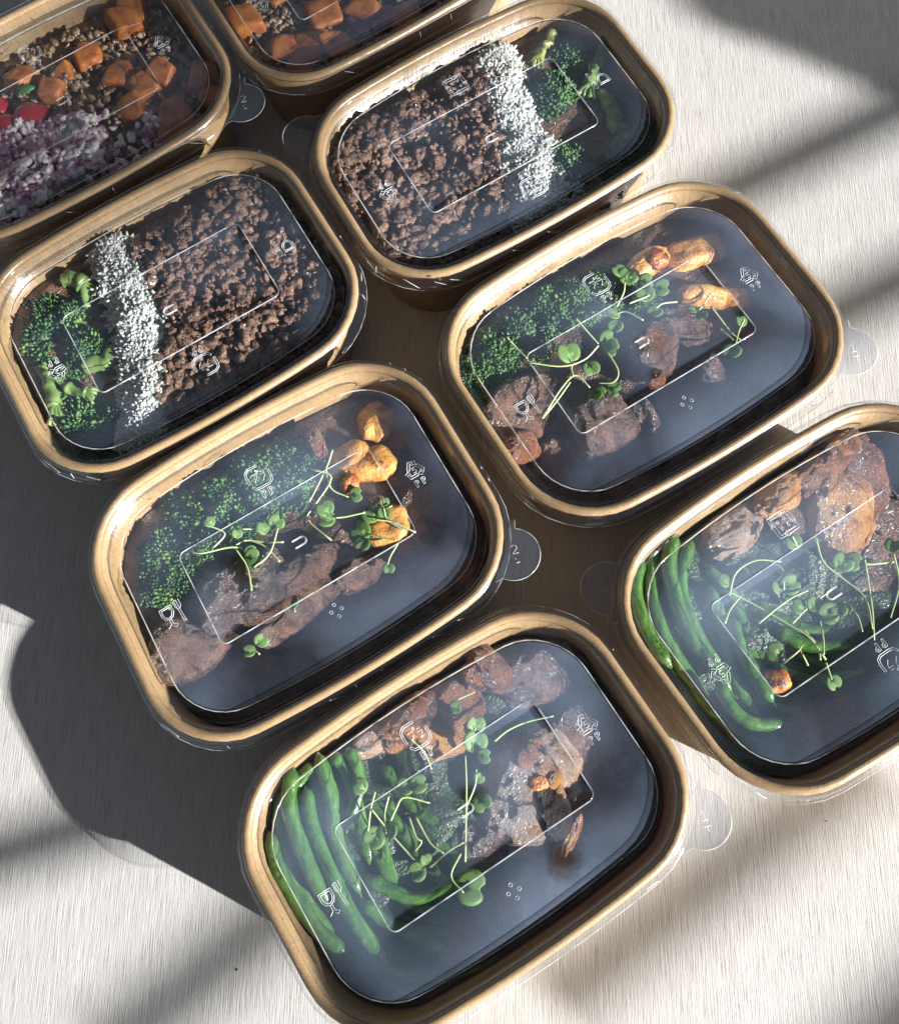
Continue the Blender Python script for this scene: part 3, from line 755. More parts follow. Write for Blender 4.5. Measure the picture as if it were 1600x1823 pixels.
def rice(k, path, n, seed, zt=-9):
    """rice grains along a band given as (px, py, half width mm)"""
    rng = random.Random(seed); it = []
    V0, F0_ = ICO[2]; g = []
    for i in range(5):
        V = V0.copy(); V[:, 0] = np.sign(V[:, 0]) * np.abs(V[:, 0]) ** 0.8 * 3.1; V[:, 1] *= 0.85; V[:, 2] *= 0.85
        V[:, 1] += 0.05 * (i - 2) * V[:, 0] ** 2 * 0.5; g.append(V)
    pts = [(at(x, y, zt), w_) for x, y, w_ in path]
    for c in range(90):
        t = (len(pts) - 1.001) * c / 90; i = int(t); f = t - i; p = pts[i][0].lerp(pts[i + 1][0], f); wd = pts[i][1] * (1 - f) + pts[i + 1][1] * f
        d = (pts[i + 1][0] - pts[i][0]); d.z = 0; d.normalize(); q = p + Vector((-d.y, d.x, 0)) * wd * rng.uniform(-.5, .5); rr = wd * 0.45
        if inside(k, q, wallz(zt) - rr): it.append((ICO[3][0] * [rr, rr, 3.2] + np.array([q.x, q.y, zt - 5.0 + RIM]), ICO[3][1]))
    for c in range(n):
        t = rng.uniform(0, len(pts) - 1.001); i = int(t); f = t - i
        p = pts[i][0].lerp(pts[i + 1][0], f); wd = 0.95 * (pts[i][1] * (1 - f) + pts[i + 1][1] * f)
        d = (pts[i + 1][0] - pts[i][0]); d.z = 0; d.normalize(); s = Vector((-d.y, d.x, 0))
        o = max(-1.25, min(1.25, rng.gauss(0, 0.55))); edge = 1 + 0.35 * nz((p.x, p.y, 0), 0.12, seed)
        q = p + s * o * wd * edge
        if not inside(k, q, wallz(zt) - 4): continue
        h = zt - 4.0 * min(1.6, abs(o)) ** 2 + 2.0 * nz((q.x, q.y, 1), 0.13, seed) - rng.random() * 1.2
        V = g[rng.randrange(5)] * rng.uniform(0.85, 1.12)
        Rm = Matrix.Rotation(rng.uniform(0, 6.28), 3, 'Z') @ Matrix.Rotation(rng.gauss(0, 0.45), 3, 'Y')
        it.append((V @ np.array(Rm).T + np.array([q.x, q.y, h + RIM]), F0_))
    return scatter_mesh(it, MT['white_rice'], 'rice', 'white cooked rice in a ridge between mince and broccoli in the ' + WHERE[k])

bed('C', 'mince_layer', -18, 2.5, MT['mince_meat'], 'deeper layer of food in the ' + WHERE['C'], seed=2)
bed('D', 'mince_layer', -18, 2.5, MT['mince_meat'], 'deeper layer of food in the ' + WHERE['D'], seed=5)
mince('C', [(570, 330), (590, 230), (700, 150), (860, 80), (900, 150), (880, 230), (900, 330), (900, 400), (950, 440), (760, 500), (650, 440)], 2000, 11, -9, amp=4.5)
mince('D', [(250, 420), (400, 320), (500, 300), (590, 400), (620, 560), (560, 640), (430, 720), (300, 780), (270, 660), (300, 560), (230, 460)], 2000, 12, -8.5, amp=4.5)
rice('C', [(872, 66, 8), (885, 120, 12), (890, 170, 12), (915, 220, 12), (935, 270, 16), (955, 320, 17), (960, 370, 14), (950, 410, 11)], 4400, 5)
rice('D', [(190, 425, 9), (205, 470, 13), (245, 520, 14), (235, 580, 14), (255, 640, 14), (270, 690, 12), (250, 740, 14), (250, 790, 10)], 4400, 6)
for i, (x, y, R, z) in enumerate([(985, 150, 14, -9), (1010, 90, 12, -11), (1075, 90, 11, -13), (1125, 150, 11, -13), (1150, 220, 12, -12), (1105, 290, 12, -14), (1010, 275, 12, -8), (1060, 210, 13, -18), (1040, 340, 12, -18), (1130, 260, 8, -10)]):
    floret('C', x, y, R, z, (random.Random(i).uniform(-25, 25), random.Random(i + 9).uniform(-25, 25)), i * 70, i)
for i, (x, y) in enumerate([(985, 200), (1000, 240), (1040, 130), (1090, 150), (1080, 320), (1000, 330), (1060, 280), (1160, 150), (1020, 50), (1110, 80), (1130, 320), (1030, 390)]): floret('C', x, y, 12, -17, (i * 9 % 30 - 15, i * 7 % 30 - 15), i * 50, i, 'deep lying')
stalk_piece('C', [(1080, 70), (1060, 120), (1050, 150)], 3.6)
stalk_piece('C', [(1070, 165), (1090, 200), (1105, 240)], 4.6, 'charred_broccoli_stalk', -10)
stalk_piece('C', [(985, 60), (970, 80), (960, 100)], 3.0, 'charred_broccoli_stalk', -11)
for i, (x, y, R, z) in enumerate([(60, 600, 14, -12), (95, 670, 14, -12), (60, 720, 12, -15), (120, 560, 12, -12), (150, 610, 11, -9), (95, 775, 14, -11), (160, 790, 13, -12), (190, 745, 13, -11), (120, 720, 11, -13), (50, 540, 11, -14), (150, 500, 10, -14), (30, 650, 12, -15)]):
    floret('D', x, y, R, z, (random.Random(i).uniform(-28, 28), random.Random(i + 9).uniform(-28, 28)), i * 70, i + 1)
for i, (x, y) in enumerate([(90, 620), (130, 660), (80, 730), (150, 730), (130, 500), (70, 670), (170, 560), (110, 540), (130, 780), (60, 770), (180, 680)]): floret('D', x, y, 12, -17, (i * 9 % 30 - 15, i * 7 % 30 - 15), i * 50, i, 'deep lying')
stalk_piece('D', [(150, 650), (185, 645), (215, 628)], 5.6, 'broccoli_stalk', -8.5)
stalk_piece('D', [(75, 655), (90, 690), (100, 725)], 4.0, 'broccoli_stalk', -8.5)
stalk_piece('D', [(80, 665), (120, 690), (155, 700)], 2.4, 'broccoli_stalk', -8)
stalk_piece('D', [(110, 500), (130, 495), (150, 510)], 4.6, 'broccoli_stalk', -8.5)

# ------------------------------------------------------------------ bowl F: steak, broccoli, potato, sprouts
for k, sd_ in (('E', 3), ('F', 4), ('G', 6), ('H', 7)):
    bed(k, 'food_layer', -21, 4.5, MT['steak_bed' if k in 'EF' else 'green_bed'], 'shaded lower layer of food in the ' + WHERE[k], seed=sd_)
for i, (x, y, R, z) in enumerate([(285, 975, 13, -13), (330, 905, 13, -12), (385, 865, 13, -11), (440, 835, 13, -11), (495, 805, 13, -11), (545, 800, 11, -12), (275, 1040, 12, -14), (345, 965, 13, -11), (400, 920, 13, -10), (455, 890, 13, -10), (510, 860, 12, -11), (310, 1020, 11, -14)]):
    floret('F', x, y, R, z, (random.Random(i).uniform(-25, 25), random.Random(i + 9).uniform(-25, 25)), i * 70, i)
ST = [('F', 425, 1050, (46, 34, 18), 10, -10, 3.2, 'steak', 'thick charred'), ('F', 545, 1035, (44, 30, 17), 25, -11, 3.0, 'steak', 'pale centre'), ('F', 330, 1165, (36, 30, 16), -30, -13, 3.0, 'steak', 'bottom left'),
      ('F', 500, 1115, (26, 15, 12), 30, -11, 2.6, 'steak', 'small crusty'), ('F', 640, 1025, (26, 20, 14), 0, -12, 2.6, 'steak', 'small end'), ('F', 770, 890, (30, 26, 15), 10, -16, 2.8, 'steak', 'deep lying'),
      ('F', 800, 1010, (30, 28, 15), 40, -15, 2.8, 'pork_brown', 'dark red'), ('F', 560, 1140, (36, 22, 14), 20, -17, 2.8, 'steak', 'shaded'), ('F', 440, 1195, (34, 24, 14), 10, -17, 2.8, 'steak', 'low'),
      ('E', 1075, 750, (30, 34, 18), 15, -9, 3.4, 'steak', 'grooved'), ('E', 1165, 615, (22, 28, 14), -20, -9, 2.6, 'steak', 'charred'), ('E', 1160, 755, (12, 34, 16), 8, -11, 2.6, 'steak', 'narrow'),
      ('E', 1215, 570, (30, 14, 14), -30, -11, 2.4, 'steak', 'crusty'), ('E', 930, 715, (38, 30, 18), 30, -13, 3.2, 'steak', 'smooth'), ('E', 925, 790, (18, 16, 14), 0, -12, 2.6, 'pork_brown', 'reddish'),
      ('E', 1275, 665, (14, 26, 14), 10, -12, 2.6, 'steak', 'thin'), ('E', 1170, 668, (10, 8, 9), 40, -7.5, 2.2, 'pork_brown', 'tiny red brown'), ('E', 1000, 810, (24, 28, 16), -10, -17, 2.8, 'steak', 'shaded'),
      ('E', 1230, 780, (34, 26, 14), 30, -16, 2.8, 'steak', 'deep lying'), ('E', 1340, 690, (36, 28, 14), 30, -17, 2.8, 'steak', 'dark'), ('F', 690, 1070, (34, 22, 14), 30, -16, 2.8, 'steak', 'half hidden'), ('F', 760, 960, (30, 22, 14), -20, -16, 2.8, 'steak', 'greyish'), ('E', 1370, 600, (30, 34, 14), 10, -17, 2.8, 'steak', 'right end'), ('E', 1330, 480, (34, 24, 14), 50, -19, 2.8, 'steak', 'upper'),
      ('E', 1120, 840, (34, 22, 14), 24, -16, 2.8, 'steak', 'low')]
for i, (k, x, y, sz, rz, z, bx, m, ex) in enumerate(ST):
    chunk(k, 'steak_piece', 'steak', x, y, sz, rz, m, 100 + i * 3, z, bx, 0.22, ((i * 37) % 22 - 11, (i * 53) % 18 - 9), ex + (' reddish' if m == 'pork_brown' and 'red' not in ex else ''), sub=5)
PT = [('F', 620, 815, (22, 16, 13), 10, -13, 'roast_potato', 'yellow'), ('F', 652, 820, (24, 17, 12), -5, -13, 'roast_potato', 'wide yellow'), ('F', 665, 745, (18, 20, 15), 20, -16, 'roast_potato', 'plump'), ('F', 715, 765, (22, 22, 15), 0, -18, 'pork_brown', 'reddish'),
      ('F', 620, 857, (9, 8, 9), 10, -8, 'charred_potato', 'tiny charred'), ('F', 560, 785, (8, 16, 10), 10, -9, 'pork_brown', 'thin red brown'), ('F', 668, 895, (10, 8, 9), 0, -11, 'pork_brown', 'small pink brown'), ('F', 690, 930, (22, 18, 12), 0, -12, 'roast_potato', 'pale round'),
      ('E', 1150, 462, (26, 12, 12), 25, -10, 'roast_potato', 'golden'), ('E', 1172, 455, (10, 9, 9), 25, -8, 'charred_potato', 'crisp orange'), ('E', 1235, 442, (32, 16, 14), 5, -15, 'roast_potato', 'shaded'), ('E', 1255, 518, (24, 10, 11), -12, -10, 'roast_potato', 'bright yellow'),
      ('E', 1300, 525, (22, 12, 12), -12, -16, 'roast_potato', 'dim')]
for i, (k, x, y, sz, rz, z, m, ex) in enumerate(PT):
    chunk(k, 'potato_piece', 'potato', x, y, sz, rz, m, 200 + i * 5, z, 2.8, 0.24, ((i * 41) % 20 - 10, (i * 29) % 20 - 10), ex, sub=4 if sz[0] > 12 else 3, fine=0.08)
# ---- bowl E broccoli
for i, (x, y, R, z) in enumerate([(845, 655, 11, -13), (875, 610, 13, -11), (925, 570, 13, -10), (975, 545, 13, -10), (1025, 520, 12, -10), (1075, 500, 12, -10), (1120, 487, 11, -9), (890, 650, 11, -14), (950, 600, 11, -14), (860, 700, 9, -16), (1060, 540, 10, -12), (1000, 500, 10, -14), (1140, 510, 9, -10)]):
    floret('E', x, y, R, z, (random.Random(i).uniform(-25, 25), random.Random(i + 9).uniform(-25, 25)), i * 70, i + 2)

# sprouts: (bowl, stem pixels, leaves)
SP = [('F', [(553, 835), (590, 850), (560, 900), (548, 925), (590, 962)], [(548, 850, 6, 150, 20)]),
      ('F', [(592, 800), (580, 835), (545, 905)], []),
      ('F', [(580, 835), (590, 870), (620, 885)], [(634, 880, 8, -80, 10)]),
      ('F', [(650, 912), (615, 920), (598, 922)], [(580, 925, 10, 90, 5), (578, 905, 8, 40, 30)]),
      ('F', [(740, 948), (700, 930), (668, 925)], [(660, 915, 9.5, 35, 10)]),
      ('F', [(720, 945), (690, 925), (683, 905)], [(684, 912, 6.5, 0, 25)]),
      ('F', [(705, 962), (680, 957), (652, 950)], [(640, 947, 10, 50, 8), (645, 968, 9, 160, 8)]),
      ('F', [(698, 900), (688, 905)], [(684, 893, 5, 10, 45)]),
      ('F', [(708, 968), (695, 990), (690, 1005)], [(692, 1012, 6.5, 180, 15)]),
      ('F', [(432, 975), (405, 975), (360, 985), (340, 982)], [(350, 1000, 7, 170, 40), (448, 985, 7, -60, 30)]),
      ('F', [(505, 965), (470, 965), (440, 962), (420, 970)], [(422, 950, 5, 10, 45)]),
      ('F', [(498, 1000), (470, 972), (440, 960)], [(470, 940, 9, 20, 15)]),
      ('F', [(452, 1010), (480, 985), (495, 940)], [(450, 992, 9, -80, 30)]),
      ('F', [(448, 1052), (440, 1010), (420, 978)], []),
      ('F', [(430, 942), (480, 940), (505, 925)], [(492, 930, 8, -40, 5)]),
      ('F', [(380, 975), (400, 950), (370, 935)], [(372, 930, 6, 60, 20)]),
      ('F', [(525, 1090), (522, 1078)], [(518, 1072, 7, 0, 5)]),
      ('F', [(462, 1165), (450, 1155)], [(465, 1140, 7, -30, 15), (443, 1160, 6, 100, 20)]),
      ('E', [(1025, 567), (1045, 590), (1065, 612)], [(1082, 605, 11, -60, 5), (1088, 620, 9, -120, 8)]),
      ('E', [(1065, 615), (1040, 640), (1000, 652), (940, 645)], [(1010, 628, 12, 20, 4), (1052, 655, 10, 200, 6)]),
      ('E', [(968, 740), (1000, 690), (1025, 668), (1050, 690)], [(1068, 700, 7, -110, 40)]),
      ('E', [(965, 745), (990, 715), (1015, 680)], []),
      ('E', [(1080, 625), (1100, 660), (1092, 680), (1065, 682)], [(1092, 692, 10, -110, 10), (1060, 705, 7, 170, 35)]),
      ('E', [(1145, 570), (1115, 555), (1098, 558)], [(1090, 560, 10, 80, 20), (1095, 580, 8, 150, 20)]),
      ('E', [(1098, 545), (1110, 520), (1112, 500)], [(1118, 490, 11, -10, 5), (1150, 500, 9, -85, 8), (1100, 482, 8, 40, 10)]),
      ('E', [(1205, 537), (1180, 540), (1168, 548)], [(1165, 555, 10, 130, 15)]),
      ('E', [(1120, 540), (1150, 528), (1165, 520)], [(1148, 522, 9, 10, 20), (1178, 512, 8, -90, 10)]),
      ('E', [(1265, 522), (1250, 545), (1240, 555)], [(1232, 552, 6, 90, 40), (1250, 562, 6, -160, 40)]),
      ('E', [(1325, 567), (1315, 590), (1310, 610)], [(1318, 572, 6, 20, 35)]),
      ('E', [(1265, 545), (1300, 590), (1318, 605)], [(1302, 625, 11, 150, 5)]),
      ('E', [(1282, 585), (1305, 605)], []),
      ('E', [(902, 600), (920, 620), (938, 638)], []),
      ('E', [(1020, 670), (1017, 655), (1022, 645)], []),
      ('H', [(828, 1535), (829, 1460), (830, 1400), (828, 1345)], [(845, 1320, 11, -10, 5), (862, 1345, 8, -90, 20)]),
      ('H', [(828, 1440), (845, 1400), (848, 1370)], [(852, 1385, 6, -40, 20), (858, 1430, 9, -150, 10)]),
      ('H', [(825, 1500), (800, 1515), (765, 1545)], [(742, 1552, 10, 110, 8), (757, 1530, 6, 20, 40)]),
      ('H', [(820, 1520), (803, 1560), (825, 1590)], [(838, 1580, 15, -100, 4)]),
      ('H', [(745, 1540), (700, 1490), (660, 1440)], []),
      ('H', [(688, 1485), (685, 1450), (692, 1418)], [(690, 1480, 11, 180, 5), (665, 1492, 9, 140, 8)]),
      ('H', [(655, 1480), (660, 1440), (668, 1410)], [(720, 1400, 10, -60, 6), (640, 1400, 9, 60, 12)]),
      ('H', [(690, 1475), (705, 1440), (720, 1420), (765, 1430)], [(745, 1395, 10, -80, 8)]),
      ('H', [(728, 1455), (740, 1490), (750, 1500), (735, 1520)], []),
      ('H', [(740, 1455), (765, 1500), (790, 1520)], []),
      ('H', [(880, 1320), (905, 1300), (940, 1285), (985, 1275)], []),
      ('H', [(730, 1315), (755, 1340), (768, 1370)], []),
      ('H', [(845, 1300), (846, 1290)], [(846, 1290, 8, 0, 10)]),
      ('H', [(815, 1245), (845, 1232)], [(810, 1260, 7, 100, 20)]),
      ('G', [(1452, 957), (1465, 1000), (1500, 1030), (1540, 1065), (1553, 1120)], [(1500, 1000, 12, -30, 4), (1518, 1000, 9, -110, 8)]),
      ('G', [(1595, 1000), (1545, 1005), (1540, 1000), (1552, 1080), (1556, 1140)], []),
      ('G', [(1500, 1070), (1525, 1095), (1535, 1125)], [(1492, 1085, 9, 170, 8), (1475, 1092, 9, 120, 8), (1505, 1085, 7, -150, 10)]),
      ('G', [(1470, 1175), (1440, 1135), (1400, 1110), (1340, 1075), (1290, 1050)], [(1385, 1045, 9, 20, 8)]),
      ('G', [(1466, 1165), (1465, 1135), (1460, 1105)], []),
      ('G', [(1460, 1175), (1455, 1150), (1430, 1120)], []),
      ('G', [(1395, 1180), (1420, 1160), (1430, 1145)], [(1378, 1160, 9, 70, 10)]),
      ('G', [(1438, 1185), (1428, 1165), (1420, 1150)], []),
      ('G', [(1298, 1060), (1310, 1020), (1345, 998), (1390, 1000)], [(1287, 1035, 7, 60, 30)]),
      ('G', [(1395, 1050), (1393, 1015), (1370, 1000)], [(1405, 1040, 10, -60, 6)]),
      ('G', [(1410, 1110), (1440, 1080), (1480, 1050)], [(1420, 1080, 9, 60, 8), (1450, 1075, 8, -20, 12)]),
      ('G', [(1350, 1110), (1400, 1070), (1440, 1050)], []),
      ('G', [(1410, 955), (1420, 975)], [(1412, 965, 9, 30, 6)]),
      ('G', [(1470, 1180), (1480, 1210)], [(1485, 1215, 9, -150, 5)]),
      ('G', [(1290, 1110), (1300, 1085), (1320, 1060)], []),
      ('G', [(1590, 985), (1600, 1040), (1585, 1100)], [(1590, 970, 9, -20, 6)])]
for s_ in SP: sprig(s_[0], s_[1], s_[2], z=-9.2 if s_[0] in 'FE' else -9.8)

# ------------------------------------------------------------------ bowls G and H: green beans, chicken
for k, pts, r, zs in [('H', [(520, 1365), (515, 1440), (545, 1530), (585, 1610)], 4.2, [-9, -10, -11, -13]), ('H', [(565, 1340), (590, 1420), (600, 1500), (640, 1590)], 4.0, [-11, -12, -13, -14]),
                      ('H', [(480, 1480), (500, 1560), (560, 1650), (620, 1700)], 3.8, [-12, -14, -14, -15]), ('H', [(545, 1400), (560, 1480), (620, 1620), (690, 1720)], 4.0, [-13, -13, -12, -13]),
                      ('H', [(590, 1340), (620, 1380), (640, 1460), (660, 1540)], 3.8, [-11, -14, -15, -16]), ('H', [(620, 1330), (640, 1390), (620, 1470)], 3.4, [-11, -12, -13]),
                      ('H', [(640, 1690), (720, 1740), (820, 1730), (900, 1690)], 3.8, [-18, -20, -20, -20]), ('H', [(660, 1640), (760, 1660), (860, 1650), (930, 1600)], 3.8, [-17, -18, -19, -20]),
                      ('H', [(650, 1560), (740, 1600), (820, 1570)], 3.6, [-14, -15, -16]), ('H', [(640, 1600), (700, 1650), (800, 1690), (880, 1680)], 3.6, [-15, -16, -19, -20]),
                      ('H', [(600, 1440), (660, 1500), (700, 1580), (760, 1630)], 3.8, [-16, -16, -17, -18]), ('H', [(500, 1400), (500, 1480), (530, 1580), (600, 1680)], 3.8, [-15, -16, -17, -17]),
                      ('H', [(560, 1360), (530, 1400), (520, 1500)], 3.4, [-12, -15, -18]), ('H', [(700, 1420), (680, 1500), (720, 1600), (800, 1620)], 3.6, [-19, -18, -19, -20]),
                      ('H', [(640, 1420), (700, 1460), (760, 1540), (830, 1600)], 3.8, [-18, -17, -18, -19]), ('H', [(680, 1360), (730, 1430), (800, 1480)], 3.8, [-19, -18, -19]), ('H', [(700, 1500), (780, 1500), (860, 1560)], 3.6, [-21, -20, -20]),
                      ('H', [(630, 1500), (700, 1540), (760, 1600), (860, 1640)], 3.8, [-22, -21, -22, -22]), ('H', [(700, 1640), (800, 1630), (900, 1560)], 3.8, [-24, -23, -23]), ('H', [(740, 1340), (760, 1420), (830, 1460)], 3.6, [-22, -21, -22]),
                      ('G', [(1310, 1000), (1360, 1080), (1430, 1120), (1500, 1120)], 3.8, [-20, -20, -20, -21]), ('G', [(1400, 1000), (1440, 1070), (1520, 1110)], 3.8, [-22, -22, -22]), ('G', [(1350, 1060), (1420, 1160), (1520, 1200)], 3.8, [-22, -22, -23]),
                      ('G', [(1140, 995), (1130, 1050), (1150, 1120), (1195, 1190)], 4.0, [-10, -10, -12, -14]), ('G', [(1165, 975), (1160, 1050), (1185, 1140), (1240, 1230)], 3.8, [-12, -13, -14, -16]),
                      ('G', [(1200, 950), (1190, 1010), (1215, 1100), (1260, 1180)], 4.4, [-9, -10, -11, -13]), ('G', [(1230, 960), (1210, 1040), (1240, 1130), (1300, 1230)], 4.0, [-12, -12, -12, -12]),
                      ('G', [(1275, 1215), (1310, 1270), (1350, 1290), (1400, 1290)], 3.6, [-9, -9, -10, -12]), ('G', [(1300, 1100), (1330, 1180), (1375, 1250)], 4.0, [-13, -13, -12]),
                      ('G', [(1180, 1090), (1220, 1190), (1280, 1280), (1360, 1330)], 3.8, [-16, -17, -18, -20]), ('G', [(1260, 1040), (1290, 1130), (1310, 1220), (1360, 1300)], 4.0, [-16, -16, -17, -18]),
                      ('G', [(1340, 1240), (1420, 1270), (1500, 1250)], 3.8, [-18, -20, -21]), ('G', [(1330, 1150), (1400, 1200), (1480, 1210), (1560, 1180)], 3.8, [-18, -19, -20, -20]),
                      ('G', [(1380, 1120), (1440, 1150), (1520, 1150)], 3.8, [-16, -17, -18]), ('G', [(1250, 1000), (1300, 1060), (1330, 1140), (1350, 1210)], 3.8, [-17, -17, -18, -18])]:
    bean(k, pts, r, zs)
CH = [('H', 930, 1425, (46, 34, 18), 70, -10.5, 'chicken_pale', 'pale breast'), ('H', 985, 1345, (24, 30, 16), 20, -12, 'chicken_pale', 'whitish'), ('H', 960, 1395, (10, 9, 9), 12, -7.4, 'charred_potato', 'small orange'), ('H', 985, 1388, (8, 7, 8), 40, -7.4, 'chicken_gold', 'tiny golden'), ('H', 937, 1345, (11, 10, 9), 10, -7.4, 'pork_brown', 'crisp red'), ('H', 985, 1440, (14, 30, 12), 12, -7.6, 'char_black', 'blackened'),
      ('H', 1008, 1525, (11, 40, 14), -25, -10, 'chicken_gold', 'golden crusted'), ('H', 930, 1340, (20, 14, 12), 10, -10, 'pork_brown', 'red brown'), ('H', 930, 1600, (34, 20, 14), 20, -15, 'pork_brown', 'dim brown'),
      ('H', 705, 1255, (32, 17, 15), 30, -9, 'chicken_char', 'dark roasted'), ('H', 735, 1243, (12, 12, 11), 0, -7.8, 'pork_brown', 'small glossy brown'), ('H', 870, 1180, (14, 26, 13), 30, -10, 'pork_brown', 'reddish'),
      ('H', 860, 1150, (20, 14, 12), 20, -11, 'chicken_char', 'dark top'), ('H', 800, 1230, (30, 26, 14), 10, -15, 'pork_brown', 'brown'), ('H', 790, 1300, (30, 24, 14), 0, -16, 'chicken_gold', 'foggy tan'),
      ('H', 960, 1200, (40, 26, 14), 10, -13, 'steak', 'dim grey'), ('H', 1060, 1320, (34, 44, 15), 20, -14, 'steak', 'shaded'), ('H', 1080, 1450, (36, 34, 14), 20, -16, 'steak', 'dark'),
      ('H', 860, 1500, (26, 22, 14), 10, -17, 'steak', 'low'), ('H', 640, 1300, (20, 12, 11), 20, -13, 'chicken_pale', 'cream'),
      ('H', 1000, 1640, (40, 26, 14), 30, -16, 'steak', 'low dark'), ('H', 840, 1720, (40, 24, 14), 20, -17, 'steak', 'lowest'), ('G', 1480, 1300, (44, 26, 14), 20, -17, 'steak', 'low dim'),
      ('G', 1500, 905, (30, 44, 17), -18, -10, 'chicken_gold', 'big golden brown'), ('G', 1480, 800, (46, 17, 15), 30, -9.5, 'pork_brown', 'red brown'), ('G', 1505, 775, (20, 11, 10), 10, -7.5, 'chicken_char', 'charred'),
      ('G', 1385, 850, (30, 16, 13), 28, -12, 'chicken_gold', 'tan'), ('G', 1540, 850, (24, 40, 15), -10, -12, 'pork_brown', 'crusty'), ('G', 1430, 900, (36, 26, 14), 20, -16, 'steak', 'greyish'),
      ('G', 1580, 930, (36, 40, 15), -10, -18, 'steak', 'shaded'), ('G', 1580, 1060, (30, 40, 14), 0, -20, 'steak', 'dark'), ('G', 1290, 930, (34, 20, 13), 30, -15, 'chicken_pale', 'dim cream'),
      ('G', 1385, 1210, (13, 11, 10), 0, -12, 'charred_potato', 'small orange')]
for i, (k, x, y, sz, rz, z, m, ex) in enumerate(CH):
    chunk(k, 'chicken_piece', 'chicken', x, y, sz, rz, m, 300 + i * 7, z, 2.6, 0.15, ((i * 31) % 24 - 12, (i * 47) % 20 - 10), ex, sub=5 if sz[0] * sz[1] > 250 else 4, fine=0.065, freq=1.4)

# ------------------------------------------------------------------ bowls A and B: sweet potato, tomato, onion, grain
def grains(k, poly, n, seed, zt, m, name, label, r=(1.0, 2.3), asp=(1.3, 0.9, 0.8), blocky=False):
    rng = random.Random(seed); it = []
    xs = [p[0] for p in poly]; ys = [p[1] for p in poly]
    if blocky: protos = [lump(2, seed + i, 1, 0.75, 0.45, 0.25, 1.2, 5.0, 0.03) for i in range(6)]
    else: protos = [lump(2, seed + i, *asp, 0.8, 1.5, 2.0, 0.2) for i in range(6)]
    for _ in range(n):
        x, y = rng.uniform(min(xs), max(xs)), rng.uniform(min(ys), max(ys)); c = False
        for i in range(len(poly)):
            (x1, y1), (x2, y2) = poly[i - 1], poly[i]
            if (y1 > y) != (y2 > y) and x < (x2 - x1) * (y - y1) / (y2 - y1) + x1: c = not c
        if not c: continue
        p = at(x, y, zt); q = rng.uniform(*r)
        if not inside(k, p, wallz(zt) - 4): continue
        V, F = protos[rng.randrange(6)]
        z = zt + 3.5 * nz((p.x, p.y, 0), 0.06, seed) - rng.random() * 4 - q * 0.4 + RIM
        it.append((V @ rot3(rng).T * q + np.array([p.x, p.y, z]), F))
    return scatter_mesh(it, MT[m], name, label)
bed('A', 'grain_layer', -20, 3, MT['cooked_grain'], 'cooked grain layer under the pieces in the ' + WHERE['A'], seed=9)
bed('B', 'grain_layer', -20, 3, MT['cooked_grain'], 'cooked grain layer under the pieces in the ' + WHERE['B'], seed=10)
FULL = [(-20, 40), (200, -40), (340, -40), (400, 130), (330, 240), (60, 380), (-20, 420)]
grains('A', FULL, 1700, 31, -15, 'cooked_grain', 'cooked_grain', 'beige cooked grain between the pieces in the ' + WHERE['A'])
grains('A', [(-20, 230), (60, 210), (170, 200), (180, 280), (100, 320), (30, 400), (-20, 420)], 800, 32, -11, 'red_onion', 'diced_red_onion', 'diced red onion heaped at the lower left of the ' + WHERE['A'], (1.5, 3.8), blocky=True)
grains('A', [(180, 190), (260, 170), (300, 260), (200, 300), (150, 320)], 110, 33, -12, 'red_onion', 'chopped_onion', 'chopped pale onion beside the large sweet potato chunk in the ' + WHERE['A'], (1.6, 3.6), blocky=True)
grains('B', [(390, -60), (900, -60), (800, 20), (600, 120), (480, 130), (400, 60)], 1100, 34, -15, 'cooked_grain', 'cooked_grain', 'beige cooked grain between the pieces in the ' + WHERE['B'])
for i, (x, y, s, rz, ex) in enumerate([(215, 25, 17, 20, 'lit'), (240, -5, 18, 0, 'topmost'), (148, 88, 17, 12, 'wide'), (32, 130, 16, 40, 'pink lit'), (88, 150, 14, -20, 'wedge shaped'), (110, 122, 13, 10, 'dim'), (205, 125, 18, 70, 'yellowish'), (248, 142, 15, 30, 'square'),
                                        (283, 118, 15, 45, 'small'), (232, 185, 16, 10, 'flat'), (308, 205, 25, 25, 'largest'), (360, 128, 18, 80, 'right end'), (382, 165, 13, 10, 'shaded'), (345, 230, 14, 0, 'low')]):
    block('A', x, y, s, rz, 'sweet_potato', 400 + i, -9 - (i * 7 % 4), extra=ex)
for i, (x, y, s, rz, ex) in enumerate([(430, 25, 19, 10, 'left end'), (507, 75, 20, 0, 'large upright'), (548, 72, 19, -30, 'tilted'), (600, 68, 18, 20, 'dim'), (575, 12, 20, 10, 'shiny'), (530, 112, 17, 0, 'lowest'), (500, -30, 18, 20, 'cut off'), (650, 5, 17, 40, 'half hidden'), (720, 18, 17, 10, 'right end')]):
    block('B', x, y, s, rz, 'sweet_potato', 430 + i, -9 - (i * 7 % 4), extra=ex)
for i, (x, y, s) in enumerate([(690, 22, 17), (640, 35, 14), (760, -10, 16)]): block('B', x, y, s, i * 33, 'beetroot', 460 + i, -13, 'beetroot_cube', 'beetroot')
for i, (x, y, R) in enumerate([(42, 192, 10.5), (2, 212, 9.5), (-20, 180, 9)]):
    c = at(x, y, -8); c.z -= R * 0.95
    V, F = lump(4, 500 + i, R, R * 0.95, R * 0.9, 0.06, 1.0, 2.0, 0.004); mb = MB(); mb.add(V, F); o = mb.build('cherry_tomato', MT['tomato_skin']); o.location = c * S
    food(o, 'A', 'cherry_tomato', 'tomato', ['whole glossy', 'cut', 'edge'][i])
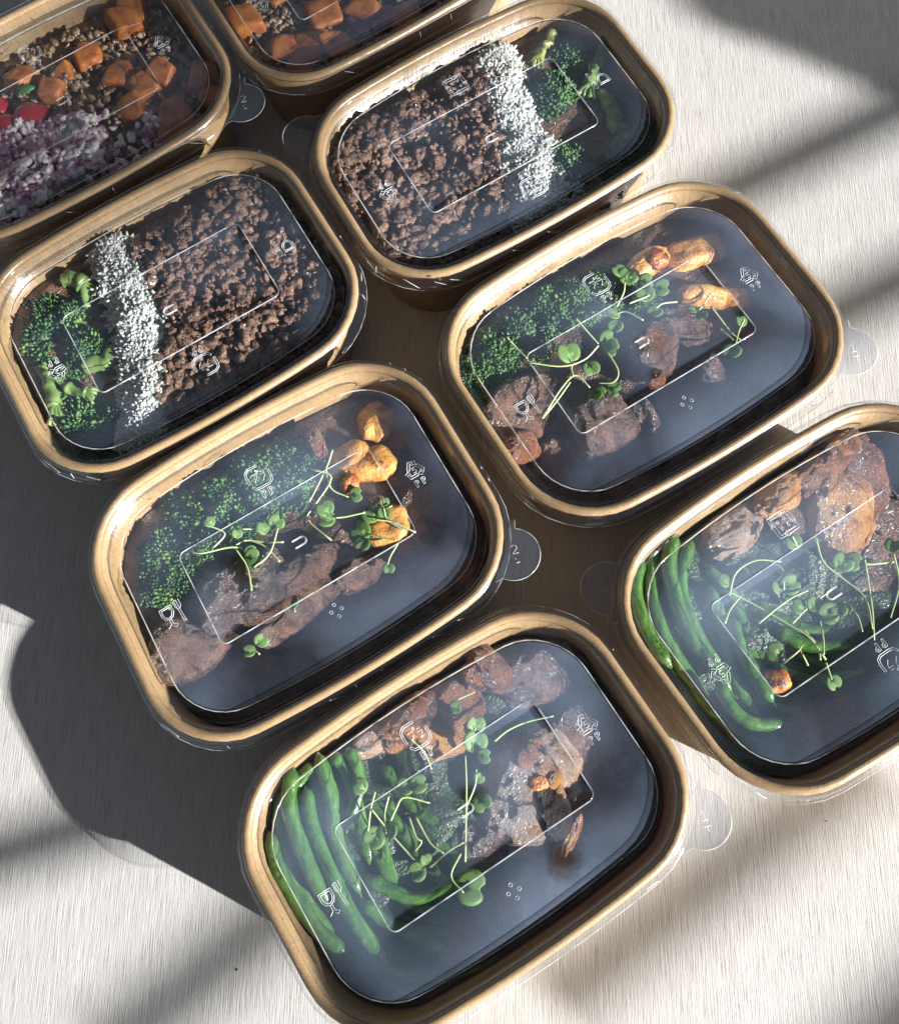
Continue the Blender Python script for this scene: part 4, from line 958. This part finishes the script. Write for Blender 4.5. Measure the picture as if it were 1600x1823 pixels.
def herb():
    n = 18; mb = MB(); V = [(0, 0, 0)]
    for i in range(n):
        a = 2 * math.pi * i / n; r = 4.2 * (1 + 0.22 * math.cos(5 * a)); V.append((r * math.cos(a) * 1.2, r * math.sin(a) * 0.8, -0.6 + 0.5 * math.sin(3 * a)))
    V2 = V + [(x, y, z - 0.3) for x, y, z in V]; m = n + 1
    F = [(0, 1 + i, 1 + (i + 1) % n) for i in range(n)]; F += [tuple(reversed([q + m for q in f])) for f in F] + [(1 + i, 1 + i + m, 1 + (i + 1) % n + m, 1 + (i + 1) % n) for i in range(n)]
    mb.add(np.array(V2, float), F); o = mb.build('herb_leaf', MT['herb_leaf']); o.location = at(42, 156, -7.2) * S
    tag(o, 'small dark green herb leaf lying on the whole cherry tomato', 'herb')
herb()

# ------------------------------------------------------------------ crumbs
for i, (x, y, z, r, lab) in enumerate([(422, 1727, -RIM, 0.4, 'tiny dark crumb on the sunlit table left of the bottom bowl'), (690, 119, 0.9, 0.6, 'dark crumb on the upper rim of the upper mince bowl'),
                                       (783, 497, 0.9, 0.6, 'reddish crumb on the lower rim of the upper mince bowl'), (1470, 1462, -RIM, 0.28, 'smallest crumb on the sunlit table right of the bottom bowl')]):
    V, F = lump(2, 900 + i, r * 1.3, r, r * 0.7, 0.5, 1.5, 2.0, 0.1); mb = MB(); mb.add(V, F); o = mb.build('crumb', MT['pork_brown' if i == 2 else 'dark_bed'])
    p = at(x, y, z); p.z += r * 0.5; o.location = p * S; tag(o, lab, 'crumb', 'crumbs on the table and rims')

# ------------------------------------------------------------------ labels: each piece told by its look and its place in its own bowl
for (k, kind), L in GROUPS.items():
    L.sort(key=lambda t: t[0].location.x * RI.x + t[0].location.y * RI.y)
    word = kind.replace('_', ' ')
    for i, (o, cat, ex) in enumerate(L):
        n = len(L); od = ORD[i] if i < 20 else ('twenty ' + ORD[i - 20] if i < 29 else 'last')
        if n == 1: lab = f"{ex + ' ' if ex else ''}{word} in the {WHERE[k]}"
        elif ex: lab = f"{ex} {word} {od} from left in {WHERE[k]}"
        else: lab = f"{od} {word} from the left in the {WHERE[k]}"
        tag(o, lab, cat, f"{word}s in the {WHERE[k]}" if n > 1 else None)
